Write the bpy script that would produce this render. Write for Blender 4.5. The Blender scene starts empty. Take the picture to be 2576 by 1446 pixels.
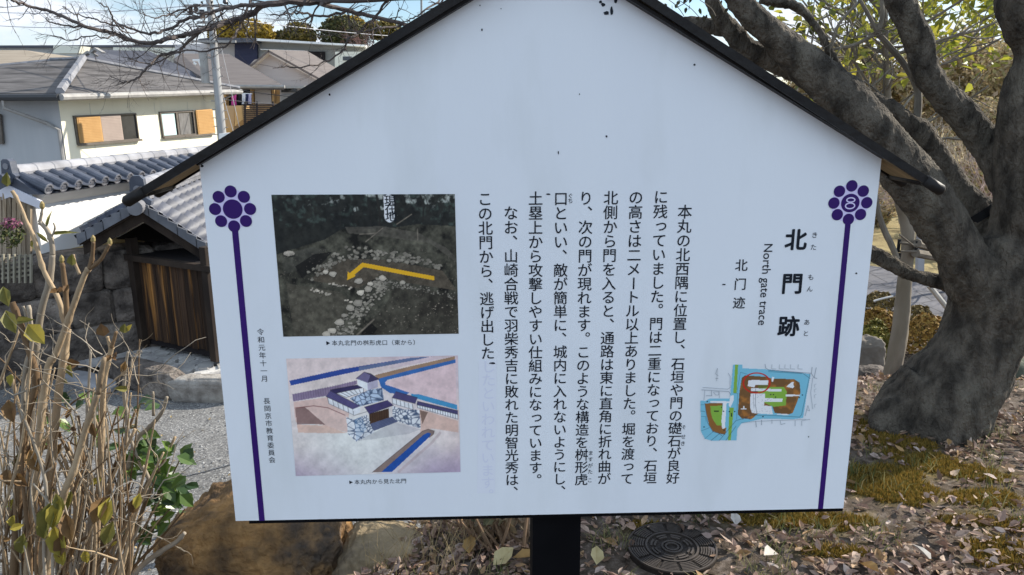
import bpy, bmesh, math, random
import numpy as np
from mathutils import Vector, Matrix, noise
R = math.radians
C = bpy.context.scene.collection

# ------------------------------------------------------------------ camera, sky, sun
EYE = Vector((0, 0, 1.55)); PITCH = R(13.9); ROLL = .005; FOC = 1934.; CX, CY = 1287.5, 723.
_R0 = Vector((1, 0, 0)); _F = Vector((0, math.cos(PITCH), -math.sin(PITCH))); _U0 = Vector((0, math.sin(PITCH), math.cos(PITCH)))
_U = math.cos(ROLL) * _U0 + math.sin(ROLL) * _R0; _Rt = math.cos(ROLL) * _R0 - math.sin(ROLL) * _U0
cd = bpy.data.cameras.new("camera"); cam = bpy.data.objects.new("camera", cd); C.objects.link(cam)
m = Matrix((_Rt, _U, -_F)).transposed().to_4x4(); m.translation = EYE; cam.matrix_world = m
cd.sensor_width = 36; cd.lens = 36 * FOC / 2575.; cd.clip_start = .05; cd.clip_end = 2000
bpy.context.scene.camera = cam

SUN_AZ, SUN_EL = R(62), R(31)      # azimuth measured from +Y towards +X
w = bpy.data.worlds.new("World"); bpy.context.scene.world = w; w.use_nodes = True
nt = w.node_tree; nt.nodes.clear()
def N(nt, t, **k):
    n = nt.nodes.new(t)
    for a, b in k.items(): setattr(n, a, b)
    return n
out = N(nt, 'ShaderNodeOutputWorld'); bg = N(nt, 'ShaderNodeBackground'); sky = N(nt, 'ShaderNodeTexSky', sky_type='NISHITA')
sky.sun_disc = False; sky.sun_elevation = SUN_EL; sky.sun_rotation = SUN_AZ; sky.air_density = 1.0; sky.dust_density = .25; sky.ozone_density = 3.5
tc = N(nt, 'ShaderNodeTexCoord'); mp = N(nt, 'ShaderNodeMapping'); mp.inputs['Scale'].default_value = (1, 1, 3.0)
no = N(nt, 'ShaderNodeTexNoise'); no.inputs['Scale'].default_value = 3.2; no.inputs['Detail'].default_value = 7; no.inputs['Roughness'].default_value = .55
cr = N(nt, 'ShaderNodeValToRGB'); cr.color_ramp.elements[0].position = .45; cr.color_ramp.elements[1].position = .58
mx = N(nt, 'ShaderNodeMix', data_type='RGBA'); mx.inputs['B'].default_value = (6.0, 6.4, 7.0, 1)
nt.links.new(tc.outputs['Generated'], mp.inputs['Vector']); nt.links.new(mp.outputs[0], no.inputs['Vector']); nt.links.new(no.outputs['Fac'], cr.inputs[0])
gy = N(nt, 'ShaderNodeSeparateXYZ'); nt.links.new(tc.outputs['Generated'], gy.inputs[0])
gm_ = N(nt, 'ShaderNodeMapRange'); gm_.inputs[1].default_value = .15; gm_.inputs[2].default_value = -.35; nt.links.new(gy.outputs[1], gm_.inputs[0])   # broken cloud ahead; unseen bright cloud deck added behind to light the sign
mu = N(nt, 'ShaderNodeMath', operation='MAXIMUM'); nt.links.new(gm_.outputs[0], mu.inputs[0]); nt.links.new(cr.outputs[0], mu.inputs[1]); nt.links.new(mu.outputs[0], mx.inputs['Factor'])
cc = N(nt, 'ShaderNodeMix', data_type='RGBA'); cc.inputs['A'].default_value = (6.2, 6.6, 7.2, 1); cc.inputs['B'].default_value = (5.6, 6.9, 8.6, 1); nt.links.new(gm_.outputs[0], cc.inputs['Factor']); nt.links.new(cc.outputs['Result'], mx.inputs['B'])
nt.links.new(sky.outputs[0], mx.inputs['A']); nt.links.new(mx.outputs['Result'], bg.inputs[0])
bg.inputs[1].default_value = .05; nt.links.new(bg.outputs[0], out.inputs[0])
sl = bpy.data.lights.new("sun", 'SUN'); sl.energy = 2.5; sl.angle = R(.55); sl.color = (1, .93, .82)
so = bpy.data.objects.new("sun", sl); C.objects.link(so)
sdir = Vector((math.sin(SUN_AZ) * math.cos(SUN_EL), math.cos(SUN_AZ) * math.cos(SUN_EL), math.sin(SUN_EL)))
so.rotation_euler = sdir.to_track_quat('Z', 'Y').to_euler(); so.location = (20, 12, 20)
vs = bpy.context.scene.view_settings; vs.view_transform = 'Standard'; vs.look = 'None'; vs.exposure = 1.68; vs.gamma = 1
bpy.context.scene.cycles.max_bounces = 6; bpy.context.scene.cycles.use_adaptive_sampling = True

# ------------------------------------------------------------------ measuring helpers (photograph pixels -> world)
def ray(px, py): return _F + _Rt * ((px - CX) / FOC) + _U * ((CY - py) / FOC)
def P(px, py, Y): d = ray(px, py); return EYE + d * (Y / d.y)
def G(px, py, z): d = ray(px, py); return EYE + d * ((z - EYE.z) / d.z)
def onp(px, py, p0, n): d = ray(px, py); return EYE + d * ((p0 - EYE).dot(n) / d.dot(n))
def mpp(p): return (Vector(p) - EYE).dot(_F) / FOC       # metres per pixel at a point

# ------------------------------------------------------------------ materials
def lin(c): return tuple(((v / 255.) / 12.92 if v / 255. <= .04045 else ((v / 255. + .055) / 1.055) ** 2.4) for v in c)
def col4(c): return (c[0], c[1], c[2], 1)
MATS = {}
def M(name, c1, c2=None, scale=6, rough=.85, bump=0, bscale=None, island=0, spec=.25, st=(1, 1, 1), tr=0, lo=.35, hi=.65, detail=6, ramp=None, bdist=.02, metal=0, c3=None, s3=1.5, lo3=.5, hi3=.62):
    if name in MATS: return MATS[name]
    m = bpy.data.materials.new(name); m.use_nodes = True; nt = m.node_tree; L = nt.links.new
    b = nt.nodes['Principled BSDF']; o = nt.nodes['Material Output']
    b.inputs['Roughness'].default_value = rough; b.inputs['Specular IOR Level'].default_value = spec; b.inputs['Metallic'].default_value = metal
    tc = N(nt, 'ShaderNodeTexCoord'); mp = N(nt, 'ShaderNodeMapping'); mp.inputs['Scale'].default_value = st; L(tc.outputs['Object'], mp.inputs['Vector'])
    src = None
    if ramp:
        gi = N(nt, 'ShaderNodeNewGeometry'); cr = N(nt, 'ShaderNodeValToRGB'); L(gi.outputs['Random Per Island'], cr.inputs[0])
        e = cr.color_ramp.elements
        while len(e) < len(ramp): e.new(1)
        for i, c in enumerate(ramp): e[i].position = i / max(1, len(ramp) - 1); e[i].color = col4(c)
        src = cr.outputs[0]
        if c2:
            nz = N(nt, 'ShaderNodeTexNoise'); nz.inputs['Scale'].default_value = scale; nz.inputs['Detail'].default_value = detail; L(mp.outputs[0], nz.inputs['Vector'])
            r2 = N(nt, 'ShaderNodeMapRange'); r2.inputs[1].default_value = lo; r2.inputs[2].default_value = hi; L(nz.outputs['Fac'], r2.inputs[0])
            mx = N(nt, 'ShaderNodeMix', data_type='RGBA'); L(r2.outputs[0], mx.inputs['Factor']); L(src, mx.inputs['A']); mx.inputs['B'].default_value = col4(c2); src = mx.outputs['Result']
    else:
        nz = N(nt, 'ShaderNodeTexNoise'); nz.inputs['Scale'].default_value = scale; nz.inputs['Detail'].default_value = detail; L(mp.outputs[0], nz.inputs['Vector'])
        cr = N(nt, 'ShaderNodeValToRGB'); cr.color_ramp.elements[0].position = lo; cr.color_ramp.elements[1].position = hi
        cr.color_ramp.elements[0].color = col4(c1); cr.color_ramp.elements[1].color = col4(c2 or c1); L(nz.outputs['Fac'], cr.inputs[0]); src = cr.outputs[0]
        if c3:
            n3 = N(nt, 'ShaderNodeTexNoise'); n3.inputs['Scale'].default_value = s3; n3.inputs['Detail'].default_value = 5; L(mp.outputs[0], n3.inputs['Vector'])
            r3 = N(nt, 'ShaderNodeMapRange'); r3.inputs[1].default_value = lo3; r3.inputs[2].default_value = hi3; L(n3.outputs['Fac'], r3.inputs[0])
            m3 = N(nt, 'ShaderNodeMix', data_type='RGBA'); L(r3.outputs[0], m3.inputs['Factor']); L(src, m3.inputs['A']); m3.inputs['B'].default_value = col4(c3); src = m3.outputs['Result']
    if island:
        gi = N(nt, 'ShaderNodeNewGeometry'); mr = N(nt, 'ShaderNodeMapRange'); L(gi.outputs['Random Per Island'], mr.inputs[0]); mr.inputs[3].default_value = 1 - island; mr.inputs[4].default_value = 1 + island
        hs = N(nt, 'ShaderNodeHueSaturation'); L(src, hs.inputs['Color']); L(mr.outputs[0], hs.inputs['Value']); src = hs.outputs[0]
    L(src, b.inputs['Base Color'])
    if bump:
        nb = N(nt, 'ShaderNodeTexNoise'); nb.inputs['Scale'].default_value = bscale or scale * 3; nb.inputs['Detail'].default_value = 8; L(mp.outputs[0], nb.inputs['Vector'])
        bp = N(nt, 'ShaderNodeBump'); bp.inputs['Strength'].default_value = bump; bp.inputs['Distance'].default_value = bdist; L(nb.outputs['Fac'], bp.inputs['Height']); L(bp.outputs[0], b.inputs['Normal'])
    if tr:
        t = N(nt, 'ShaderNodeBsdfTranslucent'); L(src, t.inputs[0]); ms = N(nt, 'ShaderNodeMixShader'); ms.inputs[0].default_value = tr
        L(b.outputs[0], ms.inputs[1]); L(t.outputs[0], ms.inputs[2]); L(ms.outputs[0], o.inputs[0])
    MATS[name] = m
    return m
def MV(name, rough=.6):      # a printed sheet: its ink is a vertex colour
    m = bpy.data.materials.new(name); m.use_nodes = True; nt = m.node_tree; b = nt.nodes['Principled BSDF']
    a = N(nt, 'ShaderNodeVertexColor'); a.layer_name = 'Col'; nt.links.new(a.outputs[0], b.inputs['Base Color']); b.inputs['Roughness'].default_value = rough; b.inputs['Specular IOR Level'].default_value = .3
    return m

# ------------------------------------------------------------------ object helpers
ORG = {}
def tag(o, label=None, cat=None, group=None, kind=None):
    if label: o['label'] = label
    if cat: o['category'] = cat
    if group: o['group'] = group
    if kind: o['kind'] = kind
    return o
def thing(name, loc, label, cat, group=None):
    o = bpy.data.objects.new(name, None); C.objects.link(o); o.location = loc; o.empty_display_size = .1; ORG[o.name] = Vector(loc)
    return tag(o, label, cat, group)
def mesh_obj(name, verts, faces, mat, parent=None, smooth=False, loc=None):
    org = ORG[parent.name] if parent else Vector(loc if loc is not None else (0, 0, 0))
    me = bpy.data.meshes.new(name); me.from_pydata([tuple(Vector(v) - org) for v in verts], [], faces); me.materials.append(mat)
    if smooth: me.polygons.foreach_set('use_smooth', [True] * len(me.polygons))
    me.update()
    o = bpy.data.objects.new(name, me); C.objects.link(o)
    if parent: o.parent = parent
    else: o.location = org
    ORG[o.name] = org
    return o
class MB:
    def __init__(s): s.v = []; s.f = []
    def face(s, pts): n = len(s.v); s.v += [Vector(p) for p in pts]; s.f.append(tuple(range(n, n + len(pts)))); return s
    def add(s, v, f): n = len(s.v); s.v += [Vector(p) for p in v]; s.f += [tuple(i + n for i in q) for q in f]; return s
    def prism(s, pts, d):                       # polygon pts extruded by vector d (closed)
        d = Vector(d); a = [Vector(p) for p in pts]; n = len(a)
        return s.add(a + [p + d for p in a], [tuple(range(n - 1, -1, -1)), tuple(range(n, 2 * n))] + [(i, (i + 1) % n, (i + 1) % n + n, i + n) for i in range(n)])
    def box(s, c, x, y, z):                     # centre + half vectors
        c, x, y, z = Vector(c), Vector(x), Vector(y), Vector(z)
        return s.prism([c - x - y - z, c + x - y - z, c + x + y - z, c - x + y - z], z * 2)
    def tube(s, pts, rad, n=6, cap=True, rough=0, seed=0, twist=0):
        pts = [Vector(p) for p in pts]; k = len(pts)
        if isinstance(rad, (int, float)): rad = [rad] * k
        t0 = (pts[1] - pts[0]).normalized(); a = t0.cross(Vector((0, 0, 1)));
        if a.length < .1: a = t0.cross(Vector((1, 0, 0)))
        a.normalize(); base = len(s.v)
        for i in range(k):
            t = (pts[min(i + 1, k - 1)] - pts[max(i - 1, 0)]).normalized()
            a = (a - t * a.dot(t)); a = a.normalized() if a.length > 1e-6 else t.orthogonal().normalized(); b = t.cross(a)
            for j in range(n):
                th = 2 * math.pi * j / n; r = rad[i]
                if rough: r *= 1 + rough * noise.noise(pts[i] * 4 / max(r, .01) * .15 + Vector((math.cos(th) * 1.3 + seed, math.sin(th) * 1.3, seed)))
                s.v.append(pts[i] + (a * math.cos(th) + b * math.sin(th)) * r)
        for i in range(k - 1):
            for j in range(n): s.f.append((base + i * n + j, base + i * n + (j + 1) % n, base + (i + 1) * n + (j + 1) % n, base + (i + 1) * n + j))
        if cap: s.f.append(tuple(base + j for j in range(n - 1, -1, -1))); s.f.append(tuple(base + (k - 1) * n + j for j in range(n)))
        return s
    def leaf(s, p, d, up, L, W, fold=.25, curl=.0, tip=1.0):   # pointed leaf, folded on the midrib and curled
        d = d.normalized(); sd = d.cross(up)
        if sd.length < .05: sd = d.orthogonal()
        sd.normalize(); u = sd.cross(d); q = []
        def at(t, w, h): return p + d * (L * t) + sd * (W * w) + u * (h * W + curl * L * t * t)
        mid = [at(0, 0, 0), at(.3, 0, 0), at(.65, 0, 0), at(1, 0, 0)]
        l = [at(.28, -.46, fold), at(.62, -.38, fold)]; r = [at(.28, .46, fold), at(.62, .38, fold)]
        return s.add(mid + l + r, [(0, 4, 1), (1, 4, 5, 2), (2, 5, 3), (0, 1, 6), (1, 2, 7, 6), (2, 3, 7)])
    def build(s, name, mat, parent=None, smooth=False, loc=None):
        if loc is None and not parent and s.v:
            xs = [v.x for v in s.v]; ys = [v.y for v in s.v]; zs = [v.z for v in s.v]; loc = ((min(xs) + max(xs)) / 2, (min(ys) + max(ys)) / 2, min(zs))
        return mesh_obj(name, s.v, s.f, mat, parent, smooth, loc)
def spline(pts, n=5):           # Catmull-Rom through points; scalars are interpolated the same way
    out = []; k = len(pts)
    for i in range(k - 1):
        p0, p1, p2, p3 = pts[max(i - 1, 0)], pts[i], pts[i + 1], pts[min(i + 2, k - 1)]
        for j in range(n):
            t = j / n; out.append(.5 * ((2 * p1) + (p2 - p0) * t + (2 * p0 - 5 * p1 + 4 * p2 - p3) * t * t + (3 * p1 - p0 - 3 * p2 + p3) * t ** 3))
    out.append(pts[-1]); return out
def limb(mb, pts, n=10, sub=5, rough=.12, seed=0):      # pts: (px, py, Y, radius in px)
    ps = [P(a, b, y) for a, b, y, r in pts]; rs = [r * mpp(p) for p, (a, b, y, r) in zip(ps, pts)]
    mb.tube(spline(ps, sub), spline(rs, sub), n, rough=rough, seed=seed)
    return ps, rs
def rv(rng, s=1): return Vector((rng.gauss(0, s), rng.gauss(0, s), rng.gauss(0, s)))
def twig(mb, p, d, L, r, depth, rng, spread=.6, up=.0, sides=4, nb=(2, 4), seg=4, shrink=.62, leafcb=None, jit=.16):
    pts = [p]; dd = d.normalized(); q = p
    for i in range(seg):
        dd = (dd + rv(rng, jit) + Vector((0, 0, up * .15))).normalized(); q = q + dd * (L / seg); pts.append(q)
    mb.tube(pts, [r * (1 - .55 * i / seg) for i in range(seg + 1)], sides, cap=False)
    if leafcb and depth <= 1: leafcb(pts, dd)
    if depth > 0:
        for _ in range(rng.randint(*nb)):
            t = rng.uniform(.25, 1); k = min(int(t * seg), seg - 1); s = pts[k].lerp(pts[k + 1], t * seg - k)
            nd = (dd + rv(rng, spread)).normalized()
            twig(mb, s, nd, L * shrink * rng.uniform(.7, 1.2), r * .55, depth - 1, rng, spread, up, sides, nb, seg, shrink, leafcb, jit)
def remeshed(mb, voxel, disp=0, dscale=6, smooth_it=2, st=(1, 1, 1), fine=0, fscale=30):      # fuse overlapping tubes into one skin, then roughen it
    me = bpy.data.meshes.new("tmp"); me.from_pydata([tuple(v) for v in mb.v], [], mb.f); o = bpy.data.objects.new("tmp", me); C.objects.link(o)
    md = o.modifiers.new("r", 'REMESH'); md.mode = 'VOXEL'; md.voxel_size = voxel
    ms = o.modifiers.new("s", 'SMOOTH'); ms.iterations = smooth_it; ms.factor = .5
    dg = bpy.context.evaluated_depsgraph_get(); dg.update(); m2 = bpy.data.meshes.new_from_object(o.evaluated_get(dg))
    bpy.data.objects.remove(o); bpy.data.meshes.remove(me)
    V = [v.co.copy() for v in m2.vertices]; Nn = [v.normal.copy() for v in m2.vertices]; F = [tuple(p.vertices) for p in m2.polygons]; bpy.data.meshes.remove(m2)
    if disp or fine:
        for i, (v, n) in enumerate(zip(V, Nn)):
            q = Vector((v.x * st[0], v.y * st[1], v.z * st[2]))
            V[i] = v + n * (disp * noise.fractal(q * dscale, .9, 2.1, 4) + fine * (noise.noise(q * fscale) + .9 * noise.noise(Vector((v.x * fscale * 1.6, v.y * fscale * 1.6, v.z * 7)))))
    r = MB(); r.v = V; r.f = F
    return r
def rock(mb, c, ax, rng, seed, n=4, amp=.28, sq=.8):
    bm = bmesh.new(); bmesh.ops.create_icosphere(bm, subdivisions=n, radius=1)
    sv = Vector((seed * 3.1, seed * 1.7, seed)); V = []
    for v in bm.verts:
        p = v.co.copy(); k = 1 + amp * noise.noise(p * 1.1 + sv) + amp * .45 * noise.noise(p * 2.7 + sv) + amp * .26 * noise.noise(p * 6 + sv) + amp * (.17 * noise.noise(p * 14 + sv) + .09 * noise.noise(p * 31 + sv)) * (1.5 if .55 < sq < .7 else 1)
        cut = noise.cell(p * 1.2 + sv) * .05
        p = p * (k + cut)
        for a in range(3): p[a] = math.copysign(abs(p[a]) ** sq, p[a])
        V.append(Vector(c) + Vector(ax[0]) * p.x + Vector(ax[1]) * p.y + Vector(ax[2]) * p.z)
    mb.add(V, [tuple(v.index for v in f.verts) for f in bm.faces]); bm.free()
    return mb
rng = random.Random(7)

# ------------------------------------------------------------------ palette
dark_metal = M('dark brown metal', (.006, .005, .005), (.014, .012, .011), 14, .55, .15, 60, spec=.25)
black_paint = M('black paint', (.004, .004, .005), (.006, .006, .007), 8, .7, spec=.05)
panel_white = M('white panel sheet', (.80, .83, .86), (.77, .80, .84), 3, .5, .02, 80, spec=.3, c3=(.66, .69, .70), s3=5, lo3=.54, hi3=.85, st=(1.6, 1.6, .5))
soffit = M('weathered tan plywood', (.40, .30, .17), (.22, .17, .10), 9, .8, .2, 30, st=(1, 6, 1))
ink = M('dark ink', (.006, .010, .018), rough=.5)
violet = M('violet ink', (.035, .006, .14), (.03, .005, .115), 5, .5)
halo = M('pale violet ink', (.66, .60, .86), rough=.5)
ghost_ink = M('faded violet ink', (.715, .73, .835), rough=.6)
patch_mat = M('cover patch', (.78, .80, .86), rough=.5)
# ------------------------------------------------------------------ ground
EDGE = [(-40, 1.6), (-6, 1.5), (-1.35, 1.6), (-.85, 1.75), (-.55, 2.05), (-.40, 2.45), (-.25, 2.9), (.1, 3.5), (.8, 3.75), (2.0, 3.75), (3.2, 3.7), (7, 3.6), (40, 3.0)]
def edge_y(x):
    for (a, b), (c, d) in zip(EDGE, EDGE[1:]):
        if x <= c: return b + (d - b) * (x - a) / (c - a)
    return EDGE[-1][1]
def sst(t): t = max(0., min(1., t)); return t * t * (3 - 2 * t)
def gz(x, y):
    d = y - edge_y(x); k = sst((x - .2) / 2.0); wd = .9 + 3.3 * k; low = -1.7 - .1 * k
    z = low * sst(d / wd)
    # gravel path on the left falls away to the street behind the castle wall
    if x < 3: z += -2.3 * sst((y - 15) / 16) * sst((1 - x) / 9)
    if y < edge_y(x) + 1: z += .035 * noise.noise(Vector((x * .9, y * .9, 0))) + .014 * noise.noise(Vector((x * 3.3, y * 3.3, 4)))
    if x > 2: z += .05 * noise.noise(Vector((x * .4, y * .4, 9)))
    return z
def axis(lo, hi, c, fine, n): # denser near c
    a = np.sinh(np.linspace(np.arcsinh((lo - c) / fine), np.arcsinh((hi - c) / fine), n)) * fine + c; return a.tolist()
MOSS = [(2225, 1222, 105, 52, 1), (2365, 1168, 70, 26, 1), (2450, 1190, 70, 22, .9), (2480, 1262, 120, 26, .55), (2010, 1312, 150, 22, .8), (1880, 1312, 70, 16, .6), (2540, 1400, 110, 40, .5), (2100, 1395, 90, 16, .55), (1640, 1330, 60, 14, .5), (950, 1345, 60, 22, 1), (2260, 1105, 90, 22, .8), (2190, 1085, 40, 60, .6), (2430, 1320, 90, 14, .5), (2560, 1330, 60, 20, .5)]
MG = []
for a, b_, rx, ry, s_ in MOSS:
    c_ = G(a, b_, 0); MG.append((c_.x, c_.y, abs(G(a + rx, b_, 0).x - c_.x), abs(G(a, b_ - ry, 0).y - c_.y), s_))
def mossw(x, y):
    j = .22 * noise.noise(Vector((x * 5, y * 5, 1))) + .18 * noise.noise(Vector((x * 13, y * 13, 3))); v = 0
    for a, b_, rx, ry, s_ in MG:
        d = math.hypot((x - a) / rx, (y - b_) / ry) + j * 1.6; v = max(v, s_ * sst((1.25 - d) / .5))
    return v
xs = axis(-300, 300, .6, 1.6, 210); ys = axis(-60, 600, 2.8, 1.2, 210)
V = [Vector((x, y, gz(x, y))) for y in ys for x in xs]; nx = len(xs)
F = [(j * nx + i, j * nx + i + 1, (j + 1) * nx + i + 1, (j + 1) * nx + i) for j in range(len(ys) - 1) for i in range(nx - 1)]
gm = bpy.data.materials.new('mossy earth and gravel'); gm.use_nodes = True; nt = gm.node_tree; L = nt.links.new; b = nt.nodes['Principled BSDF']; b.inputs['Roughness'].default_value = .95; b.inputs['Specular IOR Level'].default_value = .1
tc = N(nt, 'ShaderNodeTexCoord')
def nz(sc, det=6, rg=.6):
    n = N(nt, 'ShaderNodeTexNoise'); n.inputs['Scale'].default_value = sc; n.inputs['Detail'].default_value = det; n.inputs['Roughness'].default_value = rg; L(tc.outputs['Object'], n.inputs['Vector']); return n.outputs['Fac']
def ramp(src, *st):
    c = N(nt, 'ShaderNodeValToRGB'); e = c.color_ramp.elements
    while len(e) < len(st): e.new(1)
    for i, (p_, q) in enumerate(st): e[i].position = p_; e[i].color = col4(q)
    L(src, c.inputs[0]); return c.outputs[0]
def mixc(f, a, b_):
    m_ = N(nt, 'ShaderNodeMix', data_type='RGBA'); L(f, m_.inputs['Factor']); L(a, m_.inputs['A']); L(b_, m_.inputs['B']); return m_.outputs['Result']
dirt = ramp(nz(22, 9, .7), (.35, (.045, .034, .025)), (.5, (.10, .078, .06)), (.66, (.20, .165, .14)))
moss = ramp(nz(30, 8, .7), (.33, (.06, .055, .012)), (.5, (.15, .115, .022)), (.66, (.27, .18, .04)))
MOUND_LATER = 1
# gravel: mixed chips of grey and pale stone
vo = N(nt, 'ShaderNodeTexVoronoi'); vo.inputs['Scale'].default_value = 75; L(tc.outputs['Object'], vo.inputs['Vector'])
sep = N(nt, 'ShaderNodeSeparateColor'); L(vo.outputs['Color'], sep.inputs[0])
chips = ramp(sep.outputs[0], (0., (.05, .05, .055)), (.35, (.13, .13, .132)), (.7, (.22, .217, .21)), (1., (.48, .47, .45)))
gshade = ramp(nz(1.3, 4), (.35, (.11, .105, .095)), (.65, (.23, .227, .22)))
gravel = mixc(ramp(nz(9, 4), (.3, (.25, .25, .25)), (.7, (.75, .75, .75))), gshade, chips)
lawn = ramp(nz(1.5, 8, .7), (.35, (.16, .12, .06)), (.65, (.36, .29, .14)))
gatt = N(nt, 'ShaderNodeVertexColor'); gatt.layer_name = 'zone'; zs = N(nt, 'ShaderNodeSeparateColor'); L(gatt.outputs[0], zs.inputs[0])
mound = mixc(zs.outputs[2], dirt, moss)
L(mixc(zs.outputs[1], mixc(zs.outputs[0], mound, gravel), lawn), b.inputs['Base Color'])
bp = N(nt, 'ShaderNodeBump'); bp.inputs['Strength'].default_value = .55; bp.inputs['Distance'].default_value = .02; L(nz(45, 9, .7), bp.inputs['Height']); L(bp.outputs[0], b.inputs['Normal'])
ground = mesh_obj('ground', V, F, gm, None, True, (0, 0, 0)); tag(ground, kind='structure')
at = ground.data.color_attributes.new('zone', 'FLOAT_COLOR', 'POINT')
zc = []
for v in V:
    d = v.y - edge_y(v.x); k = sst((v.x - .3) / 1.2)
    gr = sst((d - .45) / .35) * (1 - k) ; lw = sst((v.y - 11) / 2) * sst((v.x - .5) / 1.) 
    zc += [gr, lw, mossw(v.x, v.y) if (-1.5 < v.x < 5 and 1 < v.y < 6) else 0, 1]
at.data.foreach_set('color', zc)
# ------------------------------------------------------------------ the information sign
KY = .03; O_S = Vector((0, 1.139, 0)); UX = Vector((1, KY, 0)).normalized(); NZ = Vector((UX.y, -UX.x, 0)); ZZ = Vector((0, 0, 1))
sign = thing('information_sign', O_S + UX * .049 + NZ * -.02, 'white gable-roofed notice board on a black post, printed with vertical Japanese text', 'information sign')
def S(px, py, off=0.): q = onp(px, py, O_S + NZ * off, NZ) - O_S; return Vector((q.dot(UX), q.z))
def SW(uv, off=0.): return O_S + UX * uv[0] + ZZ * uv[1] + NZ * off
def zsrc(x0, y0, sc): return lambda x, y: ((x0 + x / sc) / 1.5907, (y0 + y / sc) / 1.5907)
UL, UR, VB, VT = -.4522, .5508, .882, 1.4629
# gable line where the sheet meets the roof
apx = S(1381, -128.7); 
mb = MB(); outl = [(UL, VB), (UR, VB), (UR, VT), (apx.x, apx.y), (UL, VT)]
mb.prism([SW(p, 0) for p in outl][::-1], NZ * -.003); face_o = mb.build('panel', panel_white, sign)
e = .0075; mb = MB(); back = [(UL + .02, VB - e), (UR + .0012, VB - e), (UR + .0012, VT), (apx.x, apx.y), (UL + .003, VT)]
mb.prism([SW(p, -.0035) for p in back][::-1], NZ * -.028); mb.build('backing_frame', black_paint, sign)
# post
pl, pr = S(1339, 1446, -.02).x, S(1458, 1446, -.02).x
mb = MB(); pa = [SW((pl, 0), -.02), SW((pr, 0), -.02), SW((pr, 0), -.02 - (pr - pl)), SW((pl, 0), -.02 - (pr - pl))]
mb.prism([Vector((p.x, p.y, -.15)) for p in pa], (0, 0, VB - e - .001 + .15)); mb.build('post', black_paint, sign)
# roof: two sloped slabs
DF, DB = .022, -.075
def slope_line(p1, p2, off): return S(*p1, off), S(*p2, off)
a1, a2 = slope_line((348, 476), (943, 110), DF + .004); b1, b2 = slope_line((2339, 448), (1697, 29), DF + .004)
def isect(p, p2, q, q2):
    d, e = p2 - p, q2 - q; den = d.x * e.y - d.y * e.x; t = ((q.x - p.x) * e.y - (q.y - p.y) * e.x) / den; return p + d * t
rtop = isect(a1, a2, b1, b2); TH = .0115
for nm, eave, lab in (('left', a1, None), ('right', b1, None)):
    d = (eave - rtop).normalized(); nrm = Vector((-d.y, d.x));
    if nrm.y > 0: nrm = -nrm
    sl_ = [rtop, eave, eave + nrm * TH, rtop + nrm * TH]
    mb = MB(); top2 = rtop + Vector((0, -TH / abs(nrm.y)))
    prof = [rtop, eave, eave + nrm * TH * .45, top2 + (rtop - rtop)]
    prof = [rtop, eave, eave + nrm * .006, rtop + Vector((0, -.006 / abs(nrm.y)))]
    mb.prism([SW(p, DB) for p in prof], NZ * (DF - DB)); rf = mb.build('roof_sheet', dark_metal, sign)
    up = [rtop + Vector((0, -.0065 / abs(nrm.y))), eave + nrm * .0065 - d * .004, eave + nrm * TH * .8 - d * .004, rtop + Vector((0, -TH * .8 / abs(nrm.y)))]
    mb = MB(); mb.prism([SW(p, DB + .006) for p in up], NZ * (DF - DB - .012)); mb.build('soffit', soffit, rf)
    # inner drip board next to the sheet, dark, up to the corner of the panel
    corner = Vector((UL if nm == 'left' else UR, VT)); ci = corner
    q0 = isect(ci, Vector((apx.x, apx.y)), rtop, rtop + Vector((0, -1)))
    ins = [q0 + Vector((0, .0)), ci, ci - nrm * .018, q0 + Vector((0, .018 / abs(nrm.y)))]
    # front verge: slim bar under the sheet with a rounded nose at the eave
    vg = [rtop, eave, eave + nrm * TH, rtop + Vector((0, -TH / abs(nrm.y)))]
    for off, nm2 in ((DF, 'verge_trim'), (DB - .006, 'verge_trim')):
        mb = MB(); mb.prism([SW(p, off) for p in vg], NZ * .006); v_ = mb.build(nm2, dark_metal, sign)
        mb = MB(); c0 = eave + nrm * TH * .5; Ln = .029
        mb.tube([SW(c0 - d * .004, off + .003), SW(c0 + d * (Ln - .004), off + .003), SW(c0 + d * Ln, off + .003)], [.0085, .0085, .0055], 14); mb.build('verge_cap', dark_metal, v_, True)
    mb = MB(); c0 = eave + nrm * TH * .7; mb.tube([SW(c0, DB), SW(c0, DF)], .0055, 10); mb.build('eave_rod', dark_metal, rf, True)
    # dark strip hugging the sheet under the roof, widened to paint in underside shade
    th2 = .0065 if nm == 'left' else .0045
    ms_ = [q0, ci, ci + nrm * th2, q0 + Vector((0, -th2 / abs(nrm.y)))]
    mb = MB(); mb.prism([SW(p, .0005) for p in ms_], NZ * (DF - .004)); mb.build('gasket_shade_strip', dark_metal, sign)
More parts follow.
